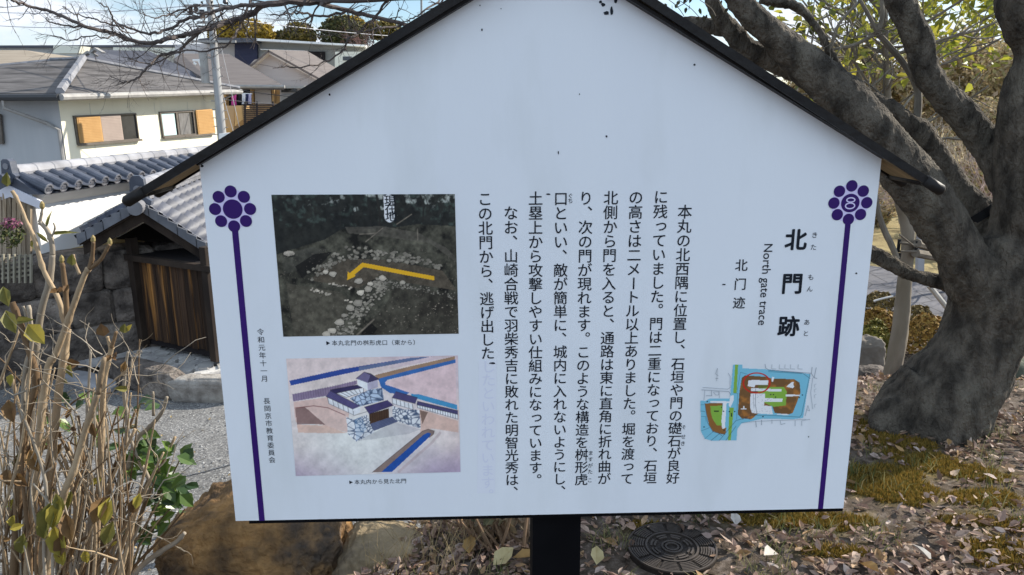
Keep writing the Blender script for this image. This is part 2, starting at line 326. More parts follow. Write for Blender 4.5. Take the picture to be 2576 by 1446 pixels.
# ---- writing
_G = {}
def glyphs(chars, bold=0.0):
    bold = 0.
    todo = [c for c in dict.fromkeys(chars) if (c, bold) not in _G and c not in ' 　']
    objs = []
    for c in todo:
        cu = bpy.data.curves.new('g', 'FONT'); cu.body = c; cu.size = 1; cu.offset = bold; cu.resolution_u = 3; cu.fill_mode = 'FRONT'
        o = bpy.data.objects.new('g', cu); C.objects.link(o); objs.append((c, o, cu))
    dg = bpy.context.evaluated_depsgraph_get(); dg.update()
    for c, o, cu in objs:
        me = bpy.data.meshes.new_from_object(o.evaluated_get(dg)); _G[(c, bold)] = ([v.co.xy.copy() for v in me.vertices], [tuple(p.vertices) for p in me.polygons])
        bpy.data.meshes.remove(me)
    for c, o, cu in objs: bpy.data.objects.remove(o); bpy.data.curves.remove(cu)
EMC = Vector((.5, .38)); EMS = 1.0
def place(mb, ch, uv, em, bold=0., off=.0006, vert=True, rot=0., center=None):
    if ch in ' 　': return
    v, f = _G[(ch, 0.)]; k = em / EMS; sh = Vector((0, 0)); rt = rot
    if vert:
        if ch in '、。': sh = Vector((.58, .58))
        elif ch in 'っょゃゅ': sh = Vector((.08, .09))
        elif ch == 'ー': rt = -math.pi / 2
    c, s = math.cos(rt), math.sin(rt); cc = center or EMC
    nn = 1 if bold <= 0 else (3 if bold < .02 else 8)           # heavier lettering: the stroke is overprinted with small shifts, each pass a hair higher
    for j in range(nn):
        q = []; jt = Vector((math.cos(2 * math.pi * j / nn), math.sin(2 * math.pi * j / nn))) * bold
        for p in v:
            a = (p - cc); a = Vector((a.x * c - a.y * s, a.x * s + a.y * c)) + sh + jt; q.append(SW(uv + a * k, off + j * .00001))
        mb.add(q, f)
def calib():
    global EMC, EMS
    glyphs('国口本', 0.); xs = [p.x for p in _G[('国', 0.)][0]]; ys = [p.y for p in _G[('国', 0.)][0]]
    EMC = Vector(((min(xs) + max(xs)) / 2, (min(ys) + max(ys)) / 2)); EMS = (max(ys) - min(ys)) / .90
calib()
def vcol(txt, p0, p1, n=None, em=None, bold=0.009, mat=ink, name='text_column', par=None, off=.0006, mirror=False):
    a, b = S(*p0), S(*p1); n = n or len(txt); st = (b - a) / (n - 1); em = em or st.length
    glyphs(txt, bold); mb = MB()
    for i, ch in enumerate(txt): place(mb, ch, a + st * i, em, bold, off)
    return mb.build(name, mat, par or face_o)
vcol('本丸の北西隅に位置し、石垣や門の礎石が良好', (1722, 533), (1692, 1202))
vcol('に残っていました。門は二重になっており、石垣', (1662, 496), (1634.5, 1202))
vcol('の高さは二メートル以上ありました。堀を渡って', (1599, 497), (1577, 1204))
vcol('北側から門を入ると、通路は東に直角に折れ曲が', (1536, 498), (1519, 1204))
vcol('り、次の門が現れます。このような構造を桝形虎', (1473.4, 499), (1461.7, 1206))
vcol('口といい、敵が簡単に、城内に入れないようにし、', (1410.3, 500), (1407, 1205), n=22)
vcol('土塁上から攻撃しやすい仕組みになっています。', (1346.8, 499.5), (1346.4, 1176.5), n=21)
vcol('なお、山崎合戦で羽柴秀吉に敗れた明智光秀は、', (1284.6, 536), (1287.3, 1207), n=21)
vcol('この北門から、逃げ出した', (1219.6, 500.8), (1226.6, 888.3))
rub = dict(bold=0.004, name='reading_aid')
vcol('そ', (1719.5, 1074), (1719.5, 1090), n=2, em=.0078, **rub); vcol('せき', (1717.7, 1098), (1717, 1115), em=.0085, **rub)
vcol('ますがた', (1485.3, 1139), (1484, 1186), em=.0085, **rub); vcol('こ', (1483.5, 1207.5), (1483.5, 1220), n=2, em=.0085, **rub); vcol('ぐち', (1434.4, 492.4), (1434.4, 505), em=.0080, **rub)
zt = zsrc(2700, 650, 2.0656)
big = dict(bold=0.028, name='title_text')
vcol('北門跡', zt(998, 640), zt(938, 1355), em=.0335, **big)
vcol('きた', zt(1153, 600), zt(1143, 700), em=.0098, **rub); vcol('もん', zt(1122, 948), zt(1112, 1045), em=.0098, **rub); vcol('あと', zt(1088, 1320), zt(1080, 1412), em=.0098, **rub)
vcol('北门迹', zt(548, 850), zt(528, 1160), em=.0195, bold=.012, name='chinese_title')
# the English line runs downwards
def latin(txt, p0, p1, bold=0.004):
    cu = bpy.data.curves.new('g', 'FONT'); cu.body = txt; cu.size = 1; cu.offset = bold; cu.resolution_u = 3; cu.fill_mode = 'FRONT'
    o = bpy.data.objects.new('g', cu); C.objects.link(o); dg = bpy.context.evaluated_depsgraph_get(); dg.update(); me = bpy.data.meshes.new_from_object(o.evaluated_get(dg))
    V = [v.co.xy.copy() for v in me.vertices]; F = [tuple(p.vertices) for p in me.polygons]; bpy.data.objects.remove(o); bpy.data.curves.remove(cu); bpy.data.meshes.remove(me)
    x0, x1 = min(p.x for p in V), max(p.x for p in V); a, b = S(*p0), S(*p1); d = (b - a).normalized(); k = (b - a).length / (x1 - x0); pn = Vector((-d.y, d.x))
    mb = MB(); mb.add([SW(a + d * (p.x - x0) * k + pn * (p.y - .3) * k, .0006) for p in V], F); mb.build('english_title', ink, face_o)
latin('North gate trace', zt(768, 673), zt(716, 1343))
sm = dict(bold=0.0, name='date_text')
z6 = zsrc(980, 1200, 1.807)
vcol('令和元年十一月', z6(112, 230), z6(142, 568), em=.0108, **sm); vcol('長岡京市教育委員会', z6(158, 730), z6(196, 1155), em=.0108, bold=0.0, name='issuer_text')
def hrow(txt, p0, p1, n, em, name, off=.0006):
    a, b = S(*p0), S(*p1); st = (b - a) / (n - 1); glyphs(txt, 0.); mb = MB()
    for i, ch in enumerate(txt): place(mb, ch, a + st * i, em, 0., off, vert=False)
    t = a - st * 1.02; h = em * .36; mb.face([SW(t + Vector((-h * .9, -h)), off), SW(t + Vector((h * .9, 0)), off), SW(t + Vector((-h * .9, h)), off)]); mb.build(name, ink, face_o)
hrow('本丸北門の桝形虎口（東から）', (841.7, 862.5), (1030.4, 860.9), 13, .0090, 'caption_text')
hrow('本丸内から見た北門', (898, 1212), (1015.2, 1209.2), 9, .0088, 'caption_text')
# covering patch with the writing showing through, mirror-faded
mb = MB(); mb.face([SW(S(*p), .0003) for p in ((1200, 1240), (1245, 1240), (1249, 906), (1204, 906))]); pt = mb.build('cover_patch', patch_mat, face_o)
vcol('したといわれています。', (1228.5, 922), (1226, 1214), n=10, mat=ghost_ink, name='faded_text', par=pt, bold=.0)
# flower emblems with their stalks
def emblem(src, cen, rc, pet, rp, stalk_x, stalk_b, w, eight):
    k = None; mb = MB(); hb = MB(); c = S(*src(*cen)); mm = (S(*src(cen[0] + 10, cen[1])) - c).length / 10
    def disc(b, q, r, off, n=40): b.face([SW(q + Vector((math.cos(2 * math.pi * i / n), math.sin(2 * math.pi * i / n))) * r, off) for i in range(n)])
    disc(hb, c, (S(*src(*pet[0])) - c).length + rp * mm * .35, .00025); em = hb.build('emblem_ground', halo, face_o)
    disc(mb, c, rc * mm, .0006)
    for p in pet: disc(mb, S(*src(*p)), rp * mm, .0006)
    a = S(*src(*stalk_x)); b = S(*stalk_b); d = (b - a).normalized(); n = Vector((-d.y, d.x)) * w / 2
    mb.face([SW(a - n, .0004), SW(b - n, .0004), SW(b + n, .0004), SW(a + n, .0004)]); mb.build('flower_emblem', violet, em)
    if eight:
        nb = MB()
        for (ex, ey, rx, ry) in ((731, 360, 58, 31), (720, 445, 66, 40)):
            q = S(*src(ex, ey)); n_ = 36
            for i in range(n_):
                t0, t1 = 2 * math.pi * i / n_, 2 * math.pi * (i + 1) / n_
                def el(t, g): return SW(q + Vector((math.cos(t) * (rx + g) * mm, math.sin(t) * (ry + g) * mm)), .0009)
                nb.face([el(t0, -9), el(t0, 9), el(t1, 9), el(t1, -9)])
        nb.build('number_eight', halo, em)
zl = zsrc(450, 550, 3.2138); zr = zsrc(3200, 700, 3.6139)
emblem(zl, (1547, 920), 127, [(1520, 693), (1366, 763), (1690, 762), (1320, 920), (1770, 918), (1398, 1075), (1717, 1073), (1565, 1140)], 78, (1572, 1150), (659, 1309.3), .0093, False)
emblem(zr, (725, 405), 133, [(747, 157), (568, 235), (912, 232), (488, 405), (963, 400), (537, 573), (873, 570), (698, 640)], 82, (697, 650), (2063, 1279.2), .0086, True)
# specks and dead insects stuck to the sheet
mb = MB(); rs_ = random.Random(3)
for (px, py, a, b) in ((1525, 343, 3, 3), (1404, 384, 1.6, 4.5), (1746, 163, 3, 3), (829, 238, 2.6, 3), (2153, 687, 2.6, 2.6), (1379, 488, 6, 2), (1538, 28, 4, 11), (1517, 12, 6, 5), (1524, 33, 8, 5), (1457, 237, 1.6, 2), (509, 417, 4, 4), (1212, 75, 2, 3.4), (1207, 14, 2, 2), (1820, 715, 5, 2), (2033, 1098, 2, 2), (1238, 913, 9, 3), (1510, 5, 5, 4), (1548, 2, 5, 6), (1260, 22, 1.5, 1.5)):
    q = S(px, py); mm = mpp(SW(q)); n = 9
    mb.face([SW(q + Vector((math.cos(2 * math.pi * i / n) * a, math.sin(2 * math.pi * i / n) * b)) * mm * rs_.uniform(.7, 1.1), .0007) for i in range(n)])
mb.build('specks', ink, face_o)

# ---- printed pictures: painted on fine grids of the sheet
WREF = np.array(lin((176, 191, 208)))
def alb(c): return np.clip(np.array(lin(c)) / WREF * .78, 0, .85)
def vnoise(X, Y, sc, seed, octv=4):
    r = np.random.RandomState(seed); T = r.rand(64, 64); o = np.zeros_like(X); a = 1.; tot = 0
    for k in range(octv):
        x = X / sc * 2 ** k + 7.3 * k; y = Y / sc * 2 ** k + 3.1 * k; xi = np.floor(x).astype(int); yi = np.floor(y).astype(int); fx = x - xi; fy = y - yi
        fx = fx * fx * (3 - 2 * fx); fy = fy * fy * (3 - 2 * fy); g = lambda i, j: T[i % 64, j % 64]
        o += a * ((g(xi, yi) * (1 - fx) + g(xi + 1, yi) * fx) * (1 - fy) + (g(xi, yi + 1) * (1 - fx) + g(xi + 1, yi + 1) * fx) * fy); tot += a; a *= .55
    return o / tot
class Paint:
    def __init__(s, x0, y0, x1, y1, nx, ny, bgc):
        s.X, s.Y = np.meshgrid(np.linspace(x0, x1, nx), np.linspace(y0, y1, ny)); s.nx, s.ny = nx, ny
        s.c = np.ones((ny, nx, 3)) * alb(bgc); s.m = np.ones((ny, nx)); s.px = (x1 - x0) / nx
    def inside(s, pts):
        r = np.zeros(s.X.shape, bool); n = len(pts)
        for i in range(n):
            (xa, ya), (xb, yb) = pts[i], pts[(i + 1) % n]
            if ya == yb: continue
            c = ((ya > s.Y) != (yb > s.Y)) & (s.X < (xb - xa) * (s.Y - ya) / (yb - ya) + xa); r ^= c
        return r
    def put(s, mask, c, a=1.): k = (mask * a)[..., None] if not np.isscalar(a) or True else a; s.c = s.c * (1 - k) + (alb(c) if isinstance(c, tuple) else c) * k
    def poly(s, pts, c, a=1.): q = s.inside(pts); s.put(q.astype(float), c, a); return q
    def dist(s, pts):
        D = np.full(s.X.shape, 1e9)
        for (xa, ya), (xb, yb) in zip(pts, pts[1:]):
            dx, dy = xb - xa, yb - ya; t = np.clip(((s.X - xa) * dx + (s.Y - ya) * dy) / (dx * dx + dy * dy + 1e-9), 0, 1); D = np.minimum(D, np.hypot(s.X - xa - t * dx, s.Y - ya - t * dy))
        return D
    def line(s, pts, w, c, a=1.): s.put(np.clip((w / 2 - s.dist(pts)) / s.px + .5, 0, 1), c, a)
    def ell(s, x, y, rx, ry, c, a=1., rot=0, soft=.15):
        dx, dy = s.X - x, s.Y - y; u = dx * math.cos(rot) + dy * math.sin(rot); v = -dx * math.sin(rot) + dy * math.cos(rot); s.put(np.clip((1 - np.sqrt((u / rx) ** 2 + (v / ry) ** 2)) / soft, 0, 1), c, a)
    def stone(s, x, y, r, rs, c, asp=.7):
        n = 7; t0 = rs.random() * 6; pts = [(x + math.cos(t0 + 6.283 * i / n) * r * rs.uniform(.75, 1.15), y + math.sin(t0 + 6.283 * i / n) * r * asp * rs.uniform(.75, 1.15)) for i in range(n)]
        lo = [(a + r * .12, b + r * .22) for a, b in pts]; s.poly(lo, (22, 24, 24), .8); g = rs.uniform(.78, 1.12); s.poly(pts, tuple(min(255, v * g) for v in c)); s.poly([(x + (a - x) * .6, y - r * .12 + (b - y) * .5) for a, b in pts], tuple(min(255, v * g * 1.13) for v in c), .7)
    def build(s, name, src, corners=None, off=.0005, cut=None):
        ny, nx = s.ny, s.nx
        if corners:
            tl, tr_, br, bl = [S(*p) for p in corners]; uu = np.linspace(0, 1, nx)[None, :, None]; vv = np.linspace(0, 1, ny)[:, None, None]
            A = [np.array(q) for q in (tl, tr_, br, bl)]; uvs = (A[0] * (1 - uu) + A[1] * uu) * (1 - vv) + (A[3] * (1 - uu) + A[2] * uu) * vv
        else:
            uvs = np.array([[tuple(S(*src(x, y))) for x, y in zip(rx, ry)] for rx, ry in zip(s.X, s.Y)])
        o3 = np.array(O_S + NZ * off)[None, None] + uvs[..., :1] * np.array(UX) + uvs[..., 1:] * np.array(ZZ) - np.array(ORG[face_o.name])
        idx = np.arange(nx * ny).reshape(ny, nx); F = np.stack([idx[1:, :-1], idx[1:, 1:], idx[:-1, 1:], idx[:-1, :-1]], -1).reshape(-1, 4)
        if cut is not None: ok = (cut[1:, :-1] + cut[1:, 1:] + cut[:-1, 1:] + cut[:-1, :-1]).reshape(-1) > 1.9; F = F[ok]
        me = bpy.data.meshes.new(name); me.from_pydata(o3.reshape(-1, 3).tolist(), [], F.tolist()); at = me.color_attributes.new('Col', 'FLOAT_COLOR', 'POINT')
        at.data.foreach_set('color', np.concatenate([np.clip(s.c, 0, 1).reshape(-1, 3), np.ones((nx * ny, 1))], 1).astype(np.float32).ravel()); me.materials.append(MV(name + ' print')); me.update()
        o = bpy.data.objects.new(name, me); C.objects.link(o); o.parent = face_o; ORG[o.name] = ORG[face_o.name]; return o
# 1. the dark excavation photograph
p = Paint(177, 157, 1724, 1335, 340, 260, (46, 49, 45)); rs_ = random.Random(5); X, Y = p.X, p.Y
g = vnoise(X, Y, 160, 1, 6); g2 = vnoise(X, Y, 45, 2, 5); f = np.clip(.45 + 1.5 * (g - .5) + 1.1 * (g2 - .5), .05, 1.2)
p.c = p.c * (f[..., None] * 2.5)
p.poly([(177, 157), (1724, 157), (1724, 420), (1400, 400), (1100, 440), (760, 430), (600, 520), (177, 640)], (18, 23, 25), .88)
sk = np.clip((vnoise(X, Y, 55, 9, 5) - .5) * 5 - (Y - 150) / 150 * 1.1, 0, 1) * np.clip((X - 330) / 200, 0.1, 1); p.put(sk, (140, 155, 160))
fg = np.clip((vnoise(X, Y, 40, 12, 5) - .53) * 5, 0, 1) * (Y < 420); p.put(fg, (48, 62, 62), .85)
for x, yb, w_ in ((880, 430, 10), (1075, 460, 22), (1290, 400, 9), (1445, 380, 12), (1480, 300, 7), (740, 400, 6), (1000, 400, 6), (1600, 380, 7)): p.line([(x - 15, 157), (x + 8, (157 + yb) / 2), (x, yb)], w_, (26, 28, 28))
for _ in range(30): x, y = rs_.uniform(700, 1690), rs_.uniform(157, 330); p.line([(x, y), (x + rs_.uniform(-90, 90), y - rs_.uniform(20, 110))], 3, (30, 32, 33))
p.poly([(780, 420), (1100, 415), (1400, 470), (1640, 600), (1724, 680), (1724, 720), (1500, 560), (1100, 500), (800, 470)], (74, 76, 74), .55)
for q in ([(950, 540), (1100, 430)], [(1220, 400), (1350, 320)], [(1395, 440), (1395, 530)], [(900, 480), (1050, 470)]): p.line(q, 8, (98, 98, 94))
p.poly([(215, 650), (480, 580), (620, 600), (330, 780), (230, 800)], (62, 66, 64), .55); p.stone(290, 630, 55, rs_, (120, 122, 120), .4)
p.poly([(330, 740), (500, 640), (660, 620), (560, 720), (380, 840)], (12, 13, 13), .9)
p.poly([(560, 740), (760, 680), (1100, 690), (1600, 790), (1720, 960), (1300, 890), (1050, 830), (860, 930), (460, 860)], (66, 64, 58), .85)
p.poly([(1200, 900), (1724, 1000), (1724, 1335), (830, 1335), (1100, 1060)], (44, 44, 41), .55)
p.poly([(240, 880), (700, 960), (800, 1060), (620, 1335), (276, 1335)], (70, 71, 66), .6)
p.poly([(880, 1270), (960, 1230), (1010, 1280), (960, 1335), (860, 1335)], (8, 8, 8)); p.line([(820, 1335), (980, 1200)], 14, (96, 96, 92))
p.c *= np.clip(.25 + 1.5 * vnoise(X, Y, 34, 21, 5), .3, 1.9)[..., None]
def band(a, b, n, wdt, r, c, asp=.72):
    L_ = []
    for i in range(n):
        t = rs_.random(); k = t * (len(a) - 1); j = min(int(k), len(a) - 2); fx = k - j
        x = a[j][0] + (a[j + 1][0] - a[j][0]) * fx; y = a[j][1] + (a[j + 1][1] - a[j][1]) * fx; x2 = b[j][0] + (b[j + 1][0] - b[j][0]) * fx; y2 = b[j][1] + (b[j + 1][1] - b[j][1]) * fx; s_ = rs_.random()
        L_.append((x + (x2 - x) * s_, y + (y2 - y) * s_))
    for x, y in sorted(L_, key=lambda q: q[1]): p.stone(x, y, rs_.uniform(*r), rs_, c, asp)
band([(640, 640), (820, 560), (1080, 600), (1330, 650), (1590, 740)], [(620, 750), (820, 690), (1060, 690), (1300, 730), (1590, 770)], 110, 0, (12, 24), (104, 107, 104))
band([(400, 800), (520, 730), (640, 700)], [(430, 880), (560, 800), (660, 740)], 40, 0, (8, 18), (96, 99, 96))
band([(1030, 840), (960, 920), (850, 1040), (740, 1160), (560, 1330)], [(1110, 880), (1090, 980), (960, 1100), (880, 1190), (790, 1330)], 190, 0, (8, 19), (112, 115, 112))
band([(1050, 840), (1200, 880), (1320, 900), (1710, 980)], [(1090, 950), (1250, 940), (1400, 960), (1710, 1050)], 120, 0, (5, 11), (98, 101, 99))
for x, y, r_ in ((868, 868, 38), (1075, 845, 34), (970, 893, 30), (945, 940, 40), (850, 1055, 46), (780, 1095, 42), (725, 1160, 30), (680, 1220, 44), (610, 1290, 42), (560, 1320, 40), (880, 965, 34), (650, 808, 34), (588, 788, 28), (1250, 885, 26)): p.stone(x, y, r_, rs_, (146, 149, 146), .72)
for x0, y0, x1, y1, n in ((600, 890, 810, 930, 16), (450, 935, 620, 985, 18), (740, 1030, 800, 1050, 6)):
    for i in range(n): t = rs_.random(); p.stone(x0 + (x1 - x0) * t, y0 + (y1 - y0) * t + rs_.uniform(-16, 12), rs_.uniform(7, 15), rs_, (150, 152, 148))
for _ in range(60): p.stone(rs_.uniform(1000, 1720), rs_.uniform(1050, 1330), rs_.uniform(3, 9), rs_, (104, 104, 100))
p.put((vnoise(X, Y, 13, 33, 3) > .76).astype(float) * (Y > 600), (110, 110, 106), .35)
ar = [(1526, 836), (1526, 871), (918, 752), (838, 812), (842, 828), (768, 860), (778, 788), (795, 800), (908, 714)]
p.poly(ar, (226, 150, 32))
lb = zsrc(1000, 700, 2.0656)
for y in (205, 262, 320): p.ell(1162, y + 8, 46, 58, (205, 216, 236), 1, soft=.05)
p.poly([(1120, 170), (1200, 170), (1204, 340), (1190, 378), (1140, 378), (1122, 340)], (205, 216, 236))
photo = p.build('excavation_photo', None, [(682.5, 489.7), (1143.6, 487.8), (1153.4, 838.8), (712.6, 846.4)])
vcol('現在地', lb(1157, 212), lb(1165, 342), em=.0168, par=photo, name='photo_label', off=.0011, bold=.008)
# 2. the watercolour of the gate
p = Paint(299, 250, 1739, 1246, 330, 230, (182, 180, 190)); X, Y = p.X, p.Y; rs_ = random.Random(9)
n1 = vnoise(X, Y, 420, 3, 4); n2 = vnoise(X, Y, 60, 4, 4)
p.put(np.clip((n1 - .45) * 3, 0, 1), (160, 153, 178), .8); p.put(np.clip((900 - np.hypot(X - 900, (Y - 1000) * 1.3)) / 700, 0, 1), (192, 198, 208), .9)
p.put(np.clip((Y - 980) / 260, 0, 1) * np.clip(np.abs(X - 900) / 600, 0, 1), (134, 130, 164), .8)
p.poly([(320, 470), (900, 395), (1720, 255), (1720, 290), (1140, 430), (890, 470), (320, 545)], (190, 184, 192), .9)
p.poly([(310, 432), (760, 345), (1340, 262), (1520, 254), (1380, 282), (900, 362), (320, 472)], (36, 64, 140)); p.poly([(900, 330), (1340, 262), (1520, 254), (1380, 282), (900, 362)], (92, 112, 142), .7)
p.poly([(1030, 400), (1300, 340), (1717, 255), (1717, 290), (1250, 385), (1060, 430)], (128, 112, 98))
p.poly([(1060, 430), (1300, 372), (1718, 282), (1718, 310), (1330, 400), (1140, 440), (1115, 462), (1160, 490), (1330, 545), (1290, 570), (1150, 550), (1080, 500)], (44, 92, 160)); 
p.poly([(1120, 455), (1360, 395), (1718, 312), (1720, 660), (1450, 590), (1300, 545), (1180, 500), (1120, 480)], (182, 172, 186), .95)
p.poly([(1330, 562), (1400, 566), (1722, 662), (1725, 705), (1500, 640), (1340, 590)], (56, 128, 180))
p.poly([(325, 545), (700, 480), (880, 440), (880, 470), (640, 560), (330, 605)], (112, 106, 138))
for i in range(26): x = 335 + i * 21; p.line([(x, 545 - (x - 325) * .19), (x + 3, 604 - (x - 325) * .2)], 3, (70, 66, 96), .8)
p.poly([(330, 610), (620, 575), (800, 690), (770, 880), (560, 810), (335, 780)], (178, 154, 152), .65)
p.poly([(340, 665), (420, 650), (590, 810), (520, 800), (345, 800)], (98, 80, 84), .85); p.line([(340, 660), (500, 645), (620, 665), (760, 730)], 6, (100, 50, 56)); p.poly([(345, 800), (590, 815), (770, 885), (600, 880), (350, 870)], (176, 150, 140), .7)
p.poly([(1400, 690), (1728, 800), (1730, 900), (1500, 860), (1400, 900)], (176, 156, 152), .8); p.poly([(1400, 700), (1470, 720), (1420, 820)], (98, 84, 80), .9)
def stonewall(pts, c=(196, 212, 226), dark=(60, 80, 112), n=60):
    q = p.inside(pts); xs = [a for a, b in pts]; ys = [b for a, b in pts]; p.put(q.astype(float), dark)
    sx = np.array([[rs_.uniform(min(xs), max(xs)), rs_.uniform(min(ys), max(ys))] for _ in range(n)]); D = np.sort(np.stack([np.hypot(X - a, (Y - b) * 1.15) for a, b in sx]), 0)
    e = np.clip((D[1] - D[0]) / 7 - .35, 0, 1); sh = .9 + .2 * vnoise(X, Y, 30, 5, 2); p.put(q * e, np.clip(alb(c) * sh[..., None], 0, .85))
stonewall([(810, 590), (980, 520), (1090, 505), (1100, 610), (890, 660)], (150, 176, 208), n=40)
stonewall([(770, 745), (835, 770), (945, 730), (1005, 880), (845, 960), (775, 890)], n=48); p.poly([(838, 770), (900, 745), (940, 850), (845, 955)], (90, 140, 190), .3)
stonewall([(1170, 660), (1260, 690), (1400, 700), (1405, 860), (1170, 780)], n=52)
def roofp(pts, c=(66, 66, 112), ln=(34, 34, 66), n=16, d=None):
    p.poly(pts, c); (x0, y0), (x1, y1), (x2, y2), (x3, y3) = pts
    for i in range(n + 1): t = i / n; p.line([(x0 + (x1 - x0) * t, y0 + (y1 - y0) * t), (x3 + (x2 - x3) * t, y3 + (y2 - y3) * t)], 2.5, ln, .9)
    p.line([pts[0], pts[1]], 4, (24, 24, 44)); p.line([pts[3], pts[2]], 4, (24, 24, 44))
def wallp(pts, n=5):
    p.poly(pts, (206, 212, 226)); (x0, y0), (x1, y1), (x2, y2), (x3, y3) = pts
    for i in range(n + 1): t = i / n; p.line([(x0 + (x1 - x0) * t, y0 + (y1 - y0) * t), (x3 + (x2 - x3) * t, y3 + (y2 - y3) * t)], 4, (36, 38, 60))
    p.line([pts[3], pts[2]], 3, (40, 42, 66))
wallp([(700, 545), (930, 505), (930, 540), (780, 580)], 6); roofp([(650, 515), (920, 472), (935, 500), (690, 545)], (44, 42, 84))
wallp([(622, 580), (830, 680), (835, 730), (630, 630)], 5); p.poly([(832, 680), (895, 660), (892, 710), (835, 732)], (206, 212, 226)); roofp([(650, 522), (895, 655), (830, 680), (610, 570)], (74, 74, 124), n=24)
p.poly([(885, 430), (965, 460), (965, 525), (885, 480)], (196, 202, 220)); p.poly([(965, 460), (1055, 435), (1055, 500), (965, 525)], (150, 156, 186)); p.poly([(872, 425), (945, 372), (1000, 400), (968, 462)], (92, 92, 132)); p.poly([(945, 372), (1000, 385), (1070, 435), (968, 462), (995, 400)], (52, 52, 88)); p.line([(872, 425), (945, 372), (1000, 388), (1070, 435)], 4, (30, 30, 50))
p.poly([(965, 725), (1135, 680), (1135, 760), (970, 810)], (58, 44, 36)); p.poly([(970, 810), (1165, 750), (1210, 795), (1000, 870)], (78, 92, 128))
for i in range(5): p.line([(972 + i * 6, 818 + i * 11), (1168 + i * 10, 758 + i * 9)], 3, (40, 50, 84))
for i in range(8): p.line([(975 + i * 20, 725 - i * 5), (975 + i * 20, 800 - i * 6)], 3, (30, 24, 20))
roofp([(930, 665), (1130, 612), (1178, 655), (968, 725)], (60, 58, 108), n=22)
wallp([(1170, 598), (1340, 650), (1345, 695), (1172, 640)], 5); roofp([(1205, 540), (1385, 595), (1365, 645), (1170, 590)], (70, 70, 118), n=20)
wallp([(1380, 640), (1728, 745), (1728, 785), (1385, 680)], 16); roofp([(1385, 625), (1728, 712), (1728, 745), (1380, 655)], (62, 64, 108), n=28)
p.poly([(965, 1232), (1420, 880), (1470, 865), (1520, 880), (1515, 910), (1480, 940), (1440, 930), (1060, 1232)], (112, 104, 106)); p.poly([(1045, 1230), (1430, 910), (1470, 893), (1492, 905), (1480, 930), (1140, 1230)], (24, 70, 150)); p.line([(965, 1232), (1420, 880), (1470, 865), (1522, 882), (1512, 912)], 4, (50, 46, 50))
p.line([(1200, 1230), (1500, 980), (1570, 900)], 22, (150, 140, 152), .5)
n3 = vnoise(X, Y, 18, 14, 3); p.c *= (.70 + .42 * n2 + .20 * n3)[..., None]
p.line([(835, 735), (1000, 690)], 5, (40, 40, 60), .7); p.poly([(840, 955), (1010, 880), (1180, 800), (1405, 865), (1300, 900), (1000, 940)], (120, 130, 150), .35)
p.build('gate_painting', None, [(719.7, 901.6), (1151.2, 893.6), (1157.9, 1186.4), (744, 1196.5)])
# 3. the site map
p = Paint(345, 195, 2065, 1325, 290, 190, (172, 191, 212)); X, Y = p.X, p.Y; rs_ = random.Random(4); cut = np.zeros(X.shape)
BL, GR, BR = (96, 162, 196), (104, 150, 62), (112, 82, 44); LN = (28, 50, 74)
def pol(pts, c): global cut; q = p.poly(pts, c); cut = np.maximum(cut, q)
def ln(pts, w_, c=LN, a=1.): global cut; p.line(pts, w_, c, a); cut = np.maximum(cut, (p.dist(pts) < w_ / 2 + 4))
pol([(365, 728), (440, 735), (500, 700), (790, 700), (840, 210), (972, 208), (972, 262), (1340, 280), (1960, 345), (1900, 660), (1850, 980), (1700, 1000), (1270, 990), (960, 1060), (900, 1140), (888, 1305), (520, 1308), (430, 1282), (375, 1180)], BL)
pol([(430, 770), (690, 765), (690, 1130), (740, 1120), (730, 1215), (640, 1210), (545, 1170), (490, 1080), (450, 900)], BR)
pol([(510, 806), (690, 804), (690, 1095), (600, 1085), (540, 990), (516, 900)], GR)
pol([(868, 210), (912, 210), (890, 620), (840, 625)], GR); pol([(785, 830), (850, 830), (805, 1305), (765, 1305)], GR)
pol([(930, 600), (965, 400), (1010, 365), (1300, 385), (1400, 410), (1720, 420), (1800, 470), (1815, 610), (1760, 760), (1700, 910), (1640, 930), (1440, 910), (1400, 800), (1170, 940), (1100, 1000), (960, 985), (905, 930)], (92, 70, 44))
p.put(np.clip((vnoise(X, Y, 90, 6, 3) - .5) * 4, 0, 1) * p.inside([(930, 600), (965, 400), (1400, 410), (1720, 420), (1815, 610), (1700, 910), (1400, 800), (1100, 1000), (905, 930)]), (140, 98, 48), .8)
pol([(1200, 530), (1570, 530), (1615, 600), (1600, 800), (1420, 820), (1290, 760), (1200, 620)], GR); pol([(1200, 510), (1340, 490), (1380, 530), (1200, 560)], (84, 92, 44))
WH = (192, 204, 222)
for q in ([(1060, 440), (1130, 430), (1350, 440), (1340, 500), (1160, 500), (1150, 540), (1050, 520)], [(1100, 550), (1540, 565), (1540, 600), (1100, 590)], [(1090, 630), (1300, 630), (1300, 695), (1555, 700), (1550, 748), (1290, 750), (1285, 800), (1390, 810), (1415, 930), (1180, 915), (1110, 910), (1085, 830)], [(1690, 460), (1715, 462), (1710, 500), (1725, 530), (1700, 550), (1610, 530), (1640, 500)], [(1600, 640), (1800, 645), (1800, 665), (1600, 670)], [(1475, 920), (1640, 925), (1640, 938), (1475, 935)], [(695, 765), (745, 765), (720, 1130), (680, 1140), (670, 1030)], [(800, 660), (850, 650), (850, 720), (800, 830), (775, 800)], [(985, 805), (1000, 805), (1000, 840), (1030, 845), (1030, 858), (950, 855), (950, 845), (985, 842)], [(1400, 385), (1435, 390), (1415, 460), (1395, 455)], [(505, 735), (790, 740), (780, 765), (515, 762)]): pol(q, WH)
